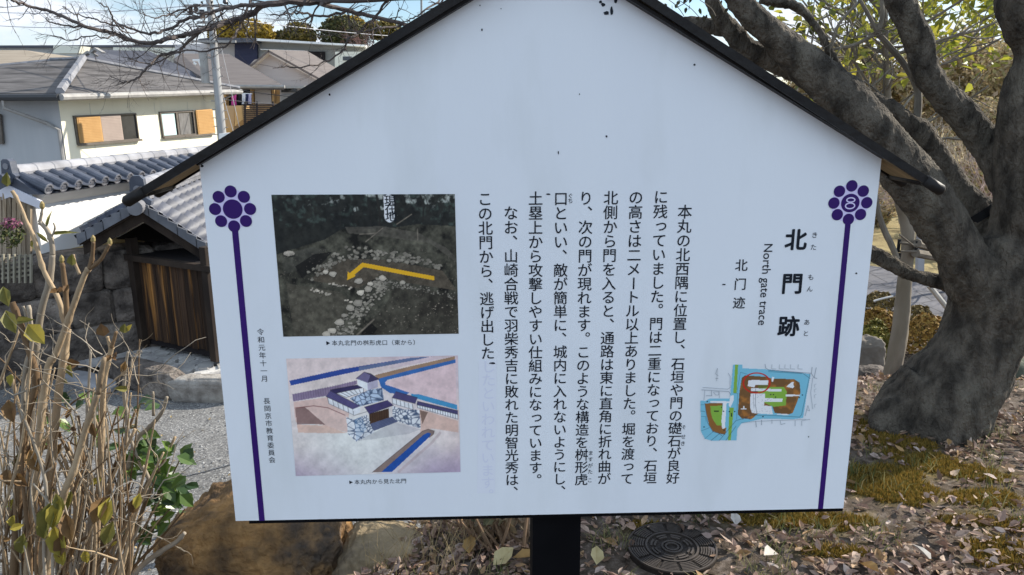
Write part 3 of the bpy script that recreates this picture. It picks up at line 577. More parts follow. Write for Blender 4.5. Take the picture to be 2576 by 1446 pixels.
for q in ([(1350, 290), (1840, 330), (1950, 410)], [(1350, 310), (1830, 340)], [(975, 1000), (1090, 940), (1400, 945), (1800, 968), (1830, 930), (1950, 345)], [(640, 1305), (880, 1020), (980, 990)], [(735, 1305), (880, 1100)], [(430, 770), (470, 1050), (545, 1180), (720, 1220)], [(890, 1000), (905, 625), (850, 620)], [(895, 610), (945, 320), (1060, 355)], [(400, 540), (760, 565), (800, 540), (795, 380), (770, 335)], [(385, 575), (780, 600), (800, 640)], [(430, 585), (418, 720)], [(450, 660), (530, 660), (525, 590)], [(1300, 205), (1310, 260), (1360, 290), (1970, 335)], [(1980, 250), (1970, 340), (2010, 400), (2050, 410)], [(2040, 255), (2010, 400)], [(1990, 850), (1960, 620), (1990, 400)], [(1890, 1000), (1160, 1030), (960, 1050)], [(1830, 1090), (1830, 1020), (1950, 1000)], [(1880, 950), (1920, 800), (1945, 880), (1900, 860)], [(1165, 1030), (1175, 1110)], [(1250, 1010), (1250, 1080)], [(1400, 1010), (1400, 1060)], [(1520, 1020), (1530, 1075), (1590, 1060)], [(1735, 1020), (1735, 1095)], [(370, 790), (420, 790)], [(375, 880), (430, 890)], [(380, 960), (440, 960), (450, 1030)], [(375, 1170), (500, 1120)], [(430, 1282), (560, 1170)], [(520, 1305), (640, 1210), (680, 1240)], [(1080, 1000), (1095, 900)], [(1180, 910), (1160, 780), (1165, 560)], [(1140, 830), (1130, 640)], [(640, 600), (640, 690)], [(555, 610), (590, 650), (630, 650), (630, 600), (555, 605)]): ln(q, 7 if rs_.random() < .5 else 5, LN, .8)
for x in (1400, 1510, 1590, 1670, 1780): ln([(x, 210), (x - 5, 270), (x + 60, 275)], 5, (70, 80, 92), .7)
for y in (490, 560, 640, 780): ln([(2040, y), (2015, y + 10), (2020, y + 50)], 5, (90, 100, 112), .7)
ln([(602, 445), (612, 262), (586, 345), (624, 370)], 4, (50, 60, 70)); ln([(586, 410), (622, 410)], 4, (50, 60, 70))
for x, y in ((1840, 648), (1795, 685), (1270, 962), (785, 888), (862, 888), (700, 885), (465, 745), (418, 1112), (672, 826), (1452, 680), (1382, 645), (1422, 645), (708, 1158)): p.ell(x, y, 12, 10, (20, 30, 40))
p.poly([(565, 872), (635, 872), (635, 890), (565, 890)], (30, 50, 30)); p.poly([(808, 910), (824, 910), (824, 962), (808, 962)], (20, 50, 40))
for _ in range(60): x, y = rs_.uniform(1100, 1400), rs_.uniform(560, 920); p.line([(x, y), (x + rs_.uniform(-20, 20), y + rs_.uniform(-15, 15))], 4, (90, 100, 120), .7)
D = np.hypot((X - 1178) / 205, (Y - 475) / 155); cut = np.maximum(cut, np.abs(D - .93) < .09); p.put(np.clip((.075 - np.abs(D - .93)) * 30, 0, 1), (152, 34, 24))
p.build('site_map', zsrc(2700, 1400, 3.6143), cut=cut.astype(float))
# ------------------------------------------------------------------ left: houses, walled garden, shed
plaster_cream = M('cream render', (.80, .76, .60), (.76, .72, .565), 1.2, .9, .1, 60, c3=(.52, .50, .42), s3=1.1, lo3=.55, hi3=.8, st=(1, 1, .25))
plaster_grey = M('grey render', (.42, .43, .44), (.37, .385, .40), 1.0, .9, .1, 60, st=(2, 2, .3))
slate = M('grey slate roof', (.085, .078, .074), (.15, .14, .135), 2.5, .8, .3, 14, st=(.6, .6, 12), c3=(.055, .05, .048), s3=.9)
slate_dark = M('dark slate roof', (.045, .045, .05), (.075, .075, .08), 2.5, .8, .3, 14, st=(.6, .6, 12))
slate_blue = M('blue grey slate roof', (.075, .078, .095), (.10, .103, .12), 1.5, .8, .2, 14, st=(.6, .6, 12))
slate_brown = M('brown grey roof', (.13, .112, .105), (.165, .145, .135), 2, .85, .3, 10, st=(.5, .5, 14))
slate_tan = M('tan roof', (.27, .225, .17), (.32, .27, .21), 2, .85, .2, 10, st=(.5, .5, 10))
trim_pale = M('pale trim', (.25, .25, .265), (.18, .18, .19), 5, .6)
trim_grey = M('grey gutter', (.34, .33, .31), (.26, .25, .24), 5, .6)
trim_dark = M('dark bronze frame', (.10, .085, .07), (.13, .11, .09), 8, .5, spec=.4)
shutter_o = M('ochre shutter', (.47, .28, .11), (.43, .25, .095), 5, .6)
shutter_g = M('taupe shutter', (.36, .29, .25), (.33, .265, .23), 5, .6)
glass = M('dark window glass', (.02, .022, .024), (.035, .037, .04), 3, .08, spec=.6)
curtain = M('pale curtain', (.50, .66, .66), (.42, .57, .58), 12, .9, st=(6, 6, .4))
curtain_g = M('grey net curtain', (.20, .195, .19), (.11, .105, .10), 12, .9, st=(7, 7, .4))
white_paint = M('white paint', (.78, .78, .76), (.72, .72, .71), 4, .6)
concrete = M('concrete pole', (.30, .30, .295), (.23, .23, .23), 6, .85, .1, 60, st=(1, 1, .3))
def V_(a, b): return (b - a)
# ---- the house with the hipped slate roof
Ya, Yb = 20., 27.
A = P(157, 330, Ya); B = P(549, 330, Yb); A.z = B.z = 0; E1 = (B - A); LW = E1.length; E1.normalize(); N1 = Vector((E1.y, -E1.x, 0))
h1 = thing('house', (A.x, A.y, -4), 'cream and grey two-storey house with a hipped slate roof, ochre shutters on its lit side', 'house', 'houses beyond the wall')
zeA, zeB = P(145, 234, Ya - .4).z, P(575, 223, Yb + .5).z
mb = MB(); dep = 9.5
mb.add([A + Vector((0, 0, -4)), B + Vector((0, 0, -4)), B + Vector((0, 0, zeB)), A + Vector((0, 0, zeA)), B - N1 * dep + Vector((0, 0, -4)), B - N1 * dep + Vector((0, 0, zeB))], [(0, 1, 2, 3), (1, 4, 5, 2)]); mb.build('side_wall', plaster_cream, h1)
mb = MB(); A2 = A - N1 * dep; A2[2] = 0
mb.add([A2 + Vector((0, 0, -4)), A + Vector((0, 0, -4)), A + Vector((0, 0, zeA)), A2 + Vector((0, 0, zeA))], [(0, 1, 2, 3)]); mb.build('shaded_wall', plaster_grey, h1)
ov = .62
C1 = A + N1 * ov - E1 * ov + Vector((0, 0, zeA)); C2 = B + N1 * ov + E1 * .55 + Vector((0, 0, zeB)); C0 = A - N1 * (dep + .5) - E1 * ov + Vector((0, 0, zeA)); C3 = B - N1 * (dep + .5) + E1 * .55 + Vector((0, 0, zeB))
AP = P(210, 150, 24.4); R2 = P(128, 152, 24.9)
mb = MB(); mb.add([C1, C2, AP, C0, R2, C3], [(0, 1, 2), (3, 0, 2, 4), (1, 5, 4, 2), (5, 3, 4)]); mb.v = mb.v + [v - Vector((0, 0, .12)) for v in mb.v]
mb.f = mb.f[:4] + [(0, 1, 7, 6), (3, 0, 6, 9), (1, 5, 11, 7), (5, 3, 9, 11), (6, 7, 8), (9, 6, 8, 10)]
roof1 = mb.build('roof', slate, h1)
mb = MB(); mb.tube([C1 + Vector((0, 0, .03)), AP + Vector((0, 0, .05))], .11, 6); mb.build('hip_cap', trim_pale, roof1)
mb = MB(); mb.tube([C2 + Vector((0, 0, .02)), AP + Vector((0, 0, .03))], .07, 6); mb.tube([AP + Vector((0, 0, .03)), R2 + Vector((0, 0, .03))], .06, 6); mb.tube([R2, C0], .06, 6); mb.build('ridge_cap', trim_pale, roof1)
gd = Vector((0, 0, -.10)); mb = MB(); mb.tube([C1 + N1 * .05 + gd - E1 * .05, C2 + N1 * .05 + gd], .085, 8); mb.build('gutter', trim_grey, roof1)
mb = MB(); mb.tube([C0 + gd - E1 * .05, C1 + gd - E1 * .05], .085, 8); mb.build('gutter', M('dark gutter', (.05, .05, .052), rough=.5), roof1)
mb = MB(); d0 = C1 - E1 * .05 + gd - N1 * 1.6; mb.tube([d0, d0 + Vector((0, 0, -.25)), A + N1 * -.35 - E1 * .06 + Vector((0, 0, zeA - .75)), A + N1 * -.04 - E1 * .07 + Vector((0, 0, zeA - .9)), A + N1 * -.04 - E1 * .07 + Vector((0, 0, -4))], .045, 6); mb.build('downpipe', trim_grey, h1)
mb = MB(); mb.tube([C2 + gd, C2 + gd - E1 * .45 - N1 * .5 + Vector((0, 0, -.3)), B + N1 * .06 + E1 * .0 + Vector((0, 0, zeB - .7)), B + N1 * .06 + Vector((0, 0, -4))], .04, 6); mb.build('downpipe', trim_grey, h1)
def wpt(px, py, off=0): return onp(px, py, A + N1 * off, N1)
def wq(q, off=0): return [wpt(a, b, off) for a, b in q]
def panel_on(par, name, q, mat, off, th): mb = MB(); pts = wq(q, 0); pts = [p + N1 * (off - th) for p in pts]; mb.prism(pts, N1 * th); return mb.build(name, mat, par)
def lerp2(a, b, t): return (a[0] + (b[0] - a[0]) * t, a[1] + (b[1] - a[1]) * t)
def subq(q, u0, u1, v0=0, v1=1):
    tl, tr_, br, bl = q
    def pt(u, v): return lerp2(lerp2(tl, tr_, u), lerp2(bl, br, u), v)
    return [pt(u0, v0), pt(u1, v0), pt(u1, v1), pt(u0, v1)]
def shutter(par, q, mat, off):
    s = panel_on(par, 'shutter', q, mat, off, .03); mb = MB()
    for i in range(15):
        a = subq(q, .04, .96, .03 + i * .0633, .03 + i * .0633 + .04); pts = [p + N1 * off for p in wq(a, 0)]; mb.prism(pts, N1 * .012)
    mb.build('louvre', mat, s); return s
def frame_on(par, name, q, mat, off, wu, wv, th):
    mb = MB()
    for r in (subq(q, 0, 1, 0, wv), subq(q, 0, 1, 1 - wv, 1), subq(q, 0, wu, wv, 1 - wv), subq(q, 1 - wu, 1, wv, 1 - wv)): mb.prism([p + N1 * (off - th) for p in wq(r, 0)], N1 * th)
    return mb.build(name, mat, par)
W1 = [(182, 291), (338, 284), (347, 351), (193, 364)]
w1 = panel_on(h1, 'window', W1, glass, .02, .04); frame_on(w1, 'window_frame', W1, trim_dark, .06, .012, .05, .05)
shutter(w1, subq(W1, .02, .40, .05, .95), shutter_o, .085); shutter(w1, subq(W1, .40, .745, .05, .95), shutter_g, .055)
panel_on(w1, 'window_sill', [(192, 361), (348, 349), (349, 354), (193, 367)], trim_dark, .13, .1)
W2 = [(398, 281), (483, 277), (490, 340), (407, 346)]
w2 = panel_on(h1, 'window', W2, glass, .02, .04); frame_on(w2, 'window_frame', W2, trim_dark, .06, .03, .07, .05)
panel_on(w2, 'mullion', subq(W2, .47, .52, .05, .95), trim_dark, .055, .03); panel_on(w2, 'curtain', subq(W2, .05, .44, .08, .93), curtain, .026, .004); panel_on(w2, 'curtain', subq(W2, .56, .88, .10, .93), curtain_g, .026, .004)
panel_on(w2, 'window_sill', [(406, 344), (534, 335), (535, 339), (407, 349)], trim_dark, .11, .08)
shutter(w2, [(485, 277), (527, 274), (535, 334), (492, 338)], shutter_o, .11)
mb = MB(); aw = A - N1 * 2.0 - E1 * .03; 
def apt(px, py): return onp(px, py, A - E1 * .03, E1)
mb.prism([apt(*q) for q in ((-30, 290), (4, 288), (12, 360), (-20, 362))], E1 * -.04); w3 = mb.build('window', glass, h1); mb = MB(); mb.prism([apt(*q) - E1 * .03 for q in ((0, 286), (6, 286), (13, 362), (6, 362))], E1 * -.05); mb.build('window_frame', trim_dark, w3)
# panel joints of the rendered wall
mb = MB()
for px in (230, 330, 392, 475): c = wpt(px, 300); c.z = -1.6; mb.box(c, E1 * .012, N1 * .003, Vector((0, 0, 3.05)))
mb.build('wall_joint', M('joint', (.60, .58, .48), rough=.9), h1)

# ---- roofs and buildings further back: each is a solid prism standing on the street
def solid(par, name, pts, mat, depth, down=0):   # polygon of (px,py,Y) pushed away by depth
    mb = MB(); q = [P(*p) for p in pts]; mb.prism(q, Vector((0, depth, 0))); return mb.build(name, mat, par)
def roofpoly(par, name, pts, mat, th=.12):
    mb = MB(); q = [P(*p) for p in pts]; mb.prism(q, Vector((0, 0, -th))); return mb.build(name, mat, par)
pale_wall = M('pale grey wall', (.50, .50, .48), (.45, .45, .44), .5, .9)
cream_wall = M('pale cream wall', (.74, .72, .60), (.70, .68, .57), .5, .9)
tan_wall = M('orange tan wall', (.55, .36, .17), (.50, .325, .155), 2, .9)
navy = M('navy cladding', (.022, .025, .055), (.03, .033, .065), 1, .7, st=(1, 1, 8))
grey_wall = M('warm grey wall', (.30, .30, .28), (.27, .27, .255), 1, .9, st=(1, 1, 6))
lilac_wall = M('pale lilac wall', (.52, .50, .50), (.48, .46, .465), 1, .9, st=(1, 1, 8))
dark_open = M('dark opening', (.018, .015, .016), rough=.9)
def base(px, Y): p = P(px, 300, Y); return (p.x, p.y, -4)
# flat pale building, far left
hb = thing('apartment_building', base(200, 62), 'long pale flat-roofed building far behind the slate-roofed house', 'building')
mb = MB(); a, b_ = P(-120, 121, 60), P(460, 119, 62); mb.prism([Vector((a.x, a.y, -4)), Vector((b_.x, b_.y, -4)), b_, a], Vector((0, 10, 0))); mb.build('wall', pale_wall, hb)
mb = MB(); mb.prism([a + Vector((0, -.4, 0)), b_ + Vector((0, -.4, 0)), b_ + Vector((0, -.4, .16)), a + Vector((0, -.4, .16))], Vector((0, 11, 0))); mb.build('roof', slate_blue, hb)
solid(hb, 'balcony', [(134, 134, 58.5), (198, 134, 58.5), (204, 116, 58.5), (134, 114, 58.5)], cream_wall, 1.3)
solid(hb, 'wall_panel', [(283, 140, 60.2), (446, 140, 60.2), (446, 121, 60.2), (285, 119, 60.2)], cream_wall, .8)
for x0, x1 in ((138, 155), (158, 176)): solid(hb, 'window', [(x0, 150, 59.9), (x1, 150, 59.9), (x1, 142, 59.9), (x0, 142, 59.9)], glass, .2)
# tan hipped roof
hc = thing('house', base(40, 36), 'house with a low tan hipped roof behind the left end of the slate roof', 'house', 'houses beyond the wall')
mb = MB(); mb.add([P(-130, 186, 34), P(150, 150, 38), P(62, 126, 41), P(-60, 126, 41), P(150, 150, 38) + Vector((0, 9, 0)), P(-130, 186, 34) + Vector((0, 12, 0))], [(0, 1, 2, 3), (1, 4, 2), (2, 4, 5, 3), (3, 5, 0)]); mb.build('roof', slate_tan, hc)
mb = MB(); a = P(-125, 190, 34.6); b_ = P(145, 154, 38.6); mb.prism([Vector((a.x, a.y, -4)), Vector((b_.x, b_.y, -4)), b_ - Vector((0, 0, .1)), a - Vector((0, 0, .1))], Vector((0, 8, 0))); mb.build('wall', plaster_cream, hc)
# blue grey roof with three pale verge tiles
hd = thing('house', base(350, 32), 'house with a broad blue grey roof edged by stepped white verge boards', 'house', 'houses beyond the wall')
mb = MB(); q = [P(214, 152, 31), P(190, 147, 32.5), P(236, 125, 36), P(375, 128, 36), P(528, 202, 32), P(500, 205, 31)]; mb.prism(q, Vector((0, 0, -.25))); mb.build('roof', slate_blue, hd)
for x0, y0 in ((184, 149), (206, 136), (224, 128)):
    mb = MB(); mb.prism([P(x0, y0, 31.8), P(x0 + 13, y0 - 9, 31.8), P(x0 + 33, y0 + 3, 31.8), P(x0 + 29, y0 + 6, 31.8), P(x0 + 14, y0 - 3, 31.8), P(x0 + 5, y0 + 4, 31.8)], Vector((0, .3, 0))); mb.build('verge_board', trim_grey, hd)
mb = MB(); a, b_ = P(215, 160, 32), P(525, 205, 32.3); mb.prism([Vector((a.x, a.y, -4)), Vector((b_.x, b_.y, -4)), b_, a], Vector((0, 5, 0))); mb.build('wall', lilac_wall, hd)
mb = MB(); mb.tube([P(488, 203, 31), P(529, 204, 31.6)], .07, 6); mb.build('gutter', white_paint, hd)
# brown roofed house with balcony
he = thing('house', base(620, 31), 'orange tan house with a brown grey roof and a balcony hung with laundry', 'house', 'houses beyond the wall')
roofpoly(he, 'roof', [(540, 214, 30), (714, 216, 30), (576, 136, 37), (455, 134, 37), (436, 150, 36)], slate_brown, .15)
mb = MB(); mb.tube([P(545, 217, 29.9), P(716, 218, 29.9)], .07, 6); mb.build('gutter', trim_grey, he); 
solid(he, 'wall', [(556, 420, 31), (706, 420, 31), (706, 219, 31), (556, 219, 31)], tan_wall, 5)
solid(he, 'balcony_recess', [(575, 266, 30.96), (636, 266, 30.96), (636, 222, 30.96), (575, 222, 30.96)], dark_open, .03)
solid(he, 'shutter', [(642, 262, 30.9), (683, 262, 30.9), (681, 223, 30.9), (640, 223, 30.9)], lilac_wall, .05)
for x0, x1, y1 in ((560, 569, 266), (629, 637, 262), (684, 690, 262)): solid(he, 'corner_post', [(x0, y1, 30.85), (x1, y1, 30.85), (x1, 221, 30.85), (x0, 221, 30.85)], tan_wall, .1)
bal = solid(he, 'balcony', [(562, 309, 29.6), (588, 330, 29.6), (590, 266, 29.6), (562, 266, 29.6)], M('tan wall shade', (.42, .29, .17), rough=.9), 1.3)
solid(he, 'balcony_side', [(590, 318, 29.5), (611, 300, 29.5), (607, 265, 29.5), (590, 266, 29.5)], tan_wall, 1.3)
mb = MB(); mb.tube([P(570, 235, 30), P(634, 236, 30)], .03, 6); mb.build('laundry_pole', white_paint, he)
mb = MB()
for i in range(11): y = 263 + i * 5.0; mb.prism([P(612, y, 29.2), P(688, y, 29.2), P(688, y + 3.2, 29.2), P(612, y + 3.2, 29.2)], Vector((0, .03, 0)))
for x in (614, 644, 684): mb.prism([P(x, 330, 29.22), P(x + 4, 330, 29.22), P(x + 4, 255, 29.22), P(x, 255, 29.22)], Vector((0, .03, 0)))
sf = mb.build('slat_fence', M('dark slats', (.03, .025, .028), rough=.8), he)
def cloth(x, y0, wd, h, mat, label, seed):
    mb = MB(); r = random.Random(seed); nxx, nyy = 7, 7; Vv = []
    for j in range(nyy):
        for i in range(nxx):
            u, v = i / (nxx - 1), j / (nyy - 1); s = 1 - .12 * math.sin(v * 3)
            p = P(x + (u - .5) * wd * s + r.uniform(-.4, .4), y0 + v * h, 29.95); p.y += .06 * math.sin(u * 11 + seed) * (.3 + v); Vv.append(p)
    Vv = Vv + [v + Vector((0, .012, 0)) for v in Vv]; n = nxx * nyy
    mb.add(Vv, [(j * nxx + i, j * nxx + i + 1, (j + 1) * nxx + i + 1, (j + 1) * nxx + i) for j in range(nyy - 1) for i in range(nxx - 1)] + [(n + j * nxx + i, n + (j + 1) * nxx + i, n + (j + 1) * nxx + i + 1, n + j * nxx + i + 1) for j in range(nyy - 1) for i in range(nxx - 1)])
    o = mb.build('hanging_laundry', mat, None, True); tag(o, label, 'laundry', 'laundry on the balcony')
cloth(588, 235, 15, 30, M('pink cloth', (.62, .08, .32), (.45, .05, .22), 9, .9), 'bright pink garment hanging at the left end of the balcony pole', 1)
cloth(603, 236, 8, 22, M('black cloth', (.03, .03, .04), rough=.9), 'black garment hanging right of the pink one', 2)
cloth(613, 236, 10, 26, M('white cloth', (.75, .75, .78), rough=.9), 'white shirt hanging mid-pole on the balcony', 3)
cloth(622, 236, 6, 22, M('navy cloth', (.05, .06, .14), rough=.9), 'dark blue garment hanging beside the white shirt', 4)
cloth(629, 236, 7, 25, M('lilac cloth', (.55, .52, .68), rough=.9), 'pale lilac garment hanging at the right end of the balcony pole', 5)
# lower building part right of it with dark windows
hf = thing('house', base(740, 30), 'low house part with a dark window strip under the gable, partly behind the sign roof', 'house', 'houses beyond the wall')
solid(hf, 'wall', [(704, 420, 30.6), (830, 420, 30.6), (830, 216, 30.6), (704, 219, 30.6)], lilac_wall, 3); solid(hf, 'eave', [(706, 222, 30), (766, 222, 30), (766, 216, 30), (706, 216, 30)], trim_grey, .6)
wf = solid(hf, 'window', [(707, 232, 30.5), (745, 232, 30.5), (745, 223, 30.5), (707, 223, 30.5)], glass, .08); solid(hf, 'window', [(707, 262, 30.5), (760, 262, 30.5), (760, 238, 30.5), (707, 238, 30.5)], trim_grey, .08)
# gabled house
hg = thing('house', base(720, 36), 'lilac grey gabled house with broad white barge boards', 'house', 'houses beyond the wall')
solid(hg, 'gable_wall', [(630, 420, 36), (830, 420, 36), (830, 210, 36), (675, 130, 36), (630, 168, 36)], lilac_wall, .2)
mb = MB(); mb.prism([P(675, 126, 35.6), P(624, 169, 35.6), P(630, 172, 35.6), P(675, 134, 35.6)], Vector((0, .4, 0))); mb.build('barge_board', white_paint, hg)
mb = MB(); mb.prism([P(675, 126, 35.6), P(675, 135, 35.6), P(800, 203, 35.6), P(806, 198, 35.6)], Vector((0, .4, 0))); mb.build('barge_board', white_paint, hg)
mb = MB(); q = [P(674, 125, 35.5), P(808, 199, 35.5), P(870, 185, 41), P(772, 128, 41)]; mb.prism(q, Vector((0, 0, -.1))); q = [P(676, 125, 35.5), P(620, 171, 35.5), P(640, 150, 41), P(772, 128, 41)]; mb.prism(q, Vector((0, 0, -.1))); mb.build('roof', slate_brown, hg)
# modern building with navy panel
hm = thing('apartment_building', base(750, 50), 'wide modern grey building with a navy panel and white roof edge', 'building')
solid(hm, 'wall', [(645, 420, 50), (918, 420, 50), (918, 112, 50), (645, 100, 50)], grey_wall, 8); solid(hm, 'navy_panel', [(590, 420, 49.7), (650, 420, 49.7), (646, 106, 49.7), (590, 107, 49.7)], navy, 6)
solid(hm, 'side_wall', [(440, 420, 50.4), (592, 420, 50.4), (592, 107, 50.4), (440, 112, 50.4)], lilac_wall, 6)
solid(hm, 'roof', [(498, 107, 49), (645, 106, 49), (645, 96, 49), (530, 94, 49), (498, 98, 49)], slate_blue, 9)
solid(hm, 'roof_edge', [(640, 102, 49), (916, 117, 49), (916, 113, 49), (640, 96, 49)], white_paint, 1); solid(hm, 'roof_edge', [(655, 125, 49.6), (765, 129, 49.6), (765, 127, 49.6), (655, 123, 49.6)], white_paint, .4)
solid(hm, 'loggia', [(772, 158, 49.8), (817, 158, 49.8), (816, 130, 49.8), (772, 129, 49.8)], dark_open, .25)
mb = MB(); mb.prism([P(842, 175, 48), P(920, 175, 48), P(920, 130, 48), P(842, 130, 48)], Vector((0, 2, 0))); mb.build('balcony', cream_wall, hm); solid(hm, 'window', [(862, 152, 47.95), (884, 152, 47.95), (884, 142, 47.95), (862, 142, 47.95)], glass, .1)
# ---- utility poles and wires
up_ = thing('utility_pole', base(545, 22), 'concrete utility pole with insulators rising in front of the rooftops', 'utility pole', 'utility poles')
p0, p1 = P(566, 420, 22), P(512, -160, 22); p0b = p0.lerp(p1, -.6)
mb = MB(); mb.tube([p0b, p0, p1], [.135, .125, .075], 16); mb.build('pole', concrete, up_, True)
def on_pole(py): t = (420 - py) / 580.; return p0.lerp(p1, t)
for y in (95, 48, 8, -40):
    mb = MB(); c = on_pole(y); mb.box(c + Vector((.0, -.12, 0)), Vector((.62, .1, 0)) if y != 48 else Vector((.35, 0, 0)), (0, .03, 0), (0, 0, .03)); mb.build('crossarm', trim_grey, up_)
for dx, y in ((-.5, 30), (-.35, 22), (-.2, 36), (.45, 4)):
    mb = MB(); c = on_pole(y) + Vector((dx, -.1, 0)); mb.tube([c, c + Vector((0, 0, .05)), c + Vector((0, 0, .12)), c + Vector((0, 0, .2))], [.03, .07, .05, .07], 8); mb.build('insulator', M('dark porcelain', (.06, .06, .07), rough=.3), up_)
mb = MB(); c = on_pole(160) + Vector((-.3, -.05, 0)); mb.tube([c + Vector((0, 0, -.42)), c + Vector((0, 0, .42))], .11, 10); mb.tube([on_pole(140) , c + Vector((-.0, 0, .3))], .03, 6); mb.build('transformer', trim_grey, up_)
mb = MB()
for a, b_ in (((485, 152), (512, 152)), ((500, 153), (509, 172)), ((487, 158), (494, 162)), ((510, 160), (516, 166))): mb.tube([P(*a, 21.9), P(*b_, 21.9)], .035, 6)
mb.build('bracket', white_paint, up_)
for y in range(180, 340, 22):
    c = on_pole(y)
    for q0, q1 in (((-.11, 0, 0), (-.20, -.05, .01)), ((.11, 0, .2), (.20, -.05, .21))): MB().tube([c + Vector(q0), c + Vector(q1)], .012, 4).build('step_bolt', trim_grey, up_)
u2 = thing('utility_pole', base(1060, 40), 'thin far utility pole just left of the sign roof peak', 'utility pole', 'utility poles'); mb = MB(); mb.tube([P(1062, 300, 40), P(1059, -80, 40)], .05, 8); mb.build('pole', concrete, u2)
cable = M('cable', (.05, .05, .055), rough=.6); cable_l = M('pale cable', (.45, .46, .5), rough=.6)
def wire(a, b, Y0, Y1, sag, mat, label, r=.012):
    q = [P(*a, Y0).lerp(P(*b, Y1), t / 14) + Vector((0, 0, -sag * 4 * (t / 14) * (1 - t / 14))) for t in range(15)]; mb = MB(); mb.tube(q, r, 5); tag(mb.build('overhead_wire', mat), label, 'wire', 'overhead wires')
wire((521, 40), (1180, 95), 22, 50, .2, cable_l, 'pale upper wire running right from the pole towards the distant trees')
wire((548, 195), (612, 420), 22, 24, .0, cable_l, 'pale guy wire slanting down in front of the laundry', .01); wire((556, 118), (625, 420), 22, 25, .0, cable_l, 'second guy wire beside the first, slanting past the slat fence', .01)
wire((580, 222), (900, 250), 26, 26, .1, cable, 'dark service wire running right from the slate roof corner'); wire((560, 250), (900, 262), 23, 27, .1, cable, 'lower dark service wire crossing the tan house', .012)
wire((-60, 28), (521, 10), 30, 22, .15, cable_l, 'pale wire leaving the frame to the upper left', .012); wire((-60, 60), (521, 42), 30, 22, .2, cable_l, 'lower pale wire leaving the frame to the left', .012)
tag(MB().prism([P(551, 352, 21), P(578, 352, 21), P(578, 334, 21), P(551, 336, 21)], Vector((0, .4, 0))).build('equipment_box', white_paint), 'small white equipment box at the foot of the concrete pole', 'box')

# ---- the tiled plaster wall
tile = M('grey glazed roof tile', (.038, .045, .064), (.072, .082, .108), 5, .45, .12, 40, island=.22, spec=.5)
tile_l = M('pale weathered tile', (.20, .20, .215), (.14, .14, .15), 4, .6, .12, 40, island=.15)
plaster_w = M('white plaster', (.82, .81, .78), (.77, .76, .74), 2, .9, .06, 40)
plaster_s = M('white plaster soffit', (.82, .80, .77), (.76, .74, .71), 5, .9)
T0 = P(95, 560, 9.0); T1 = P(505, 480, 12.1); T0.z = T1.z = 0; ET = (T1 - T0); ET.normalize(); NT = Vector((ET.y, -ET.x, 0)); LT = 9.0
zb = P(112, 642, 9.0).z; zt = P(95, 514, 9.0).z
tw = thing('plaster_wall', (T0.x, T0.y, zb), 'white plaster castle wall capped with grey round tiles', 'wall')
TH_ = .34; ctr = -NT * TH_ / 2
mb = MB(); mb.prism([T0 + Vector((0, 0, zb - .6)), T0 + ET * LT + Vector((0, 0, zb - .6)), T0 + ET * LT + Vector((0, 0, zt + .06)), T0 + Vector((0, 0, zt + .06))], -NT * TH_); mb.build('wall_body', plaster_w, tw)
ze = P(110, 482, 8.85).z; zr_ = P(52, 442, 9.0).z; zrt = P(52, 417, 9.0).z
ovh = .24; er = -.14  # roof overhang, gable projection
def TP(s, o, z): return T0 + ctr + ET * s + NT * o + Vector((0, 0, z))
hw = TH_ / 2 + ovh
mb = MB(); mb.prism([TP(er, -hw, ze - .03), TP(er, hw, ze - .03), TP(er, .07, zr_), TP(er, -.07, zr_)], ET * (LT - er)); rfT = mb.build('roof_bed', tile, tw)
mb = MB(); mb.prism([TP(-.02, TH_ / 2, zt - .02), TP(-.02, hw - .04, ze - .045), TP(-.02, TH_ / 2, ze - .02)], ET * LT); mb.build('soffit', plaster_s, tw)
mb = MB(); sp = .225; n = int(LT / sp)
for side in (1, -1):
    for i in range(n):
        s = -.04 + i * sp; a = TP(s, side * .08, zr_ - .0); b_ = TP(s, side * (hw + .015), ze + .028)
        mb.tube([a, a.lerp(b_, .48), a.lerp(b_, .5), b_], [.052, .054, .060, .062], 12)
mb.build('round_tile', tile, rfT, False)
mb = MB()
for side in (1,):
    for i in range(n):
        s = -.04 + i * sp; a = TP(s, .08, zr_); b_ = TP(s, hw + .015, ze + .028); d = (b_ - a).normalized(); e1 = ET; e2 = d.cross(ET); c = b_ + d * .004
        def ring(r, o): return [c + d * o + (e1 * math.cos(t * math.pi / 8) + e2 * math.sin(t * math.pi / 8)) * r for t in range(16)]
        k = len(mb.v); mb.v += ring(.064, 0) + ring(.064, .012) + ring(.047, .012) + ring(.045, .002)
        for r_ in range(3):
            for t in range(16): mb.f.append((k + r_ * 16 + t, k + r_ * 16 + (t + 1) % 16, k + (r_ + 1) * 16 + (t + 1) % 16, k + (r_ + 1) * 16 + t))
        mb.f.append(tuple(k + 48 + t for t in range(16)))
        for t in range(3): mb.box(c + d * .006 + e1 * (t - 1) * .019, e1 * .005, d * .004, e2 * .022)
mb.build('tile_end', M('tile end', (.22, .22, .24), (.16, .16, .175), 8, .6, island=.15), rfT)
mb = MB()
for i in range(n - 1):      # flat pan tiles between: overlapping steps
    for k in range(3):
        s = -.04 + i * sp + .05; t0, t1 = k / 3., (k + 1.18) / 3.; z0 = zr_ + (ze - zr_) * t0; z1 = zr_ + (ze - zr_) * min(t1, 1.03); o0 = .08 + (hw - .05) * t0; o1 = .08 + (hw - .05) * min(t1, 1.03)
        q = [TP(s, o0, z0 + .004), TP(s + sp - .09, o0, z0 + .004), TP(s + sp - .09, o1, z1 + .022), TP(s + (sp - .09) / 2, o1 + .012, z1 + .006), TP(s, o1, z1 + .022)]; mb.prism(q, (0, 0, .012))
mb.build('pan_tile', tile, rfT)
mb = MB()
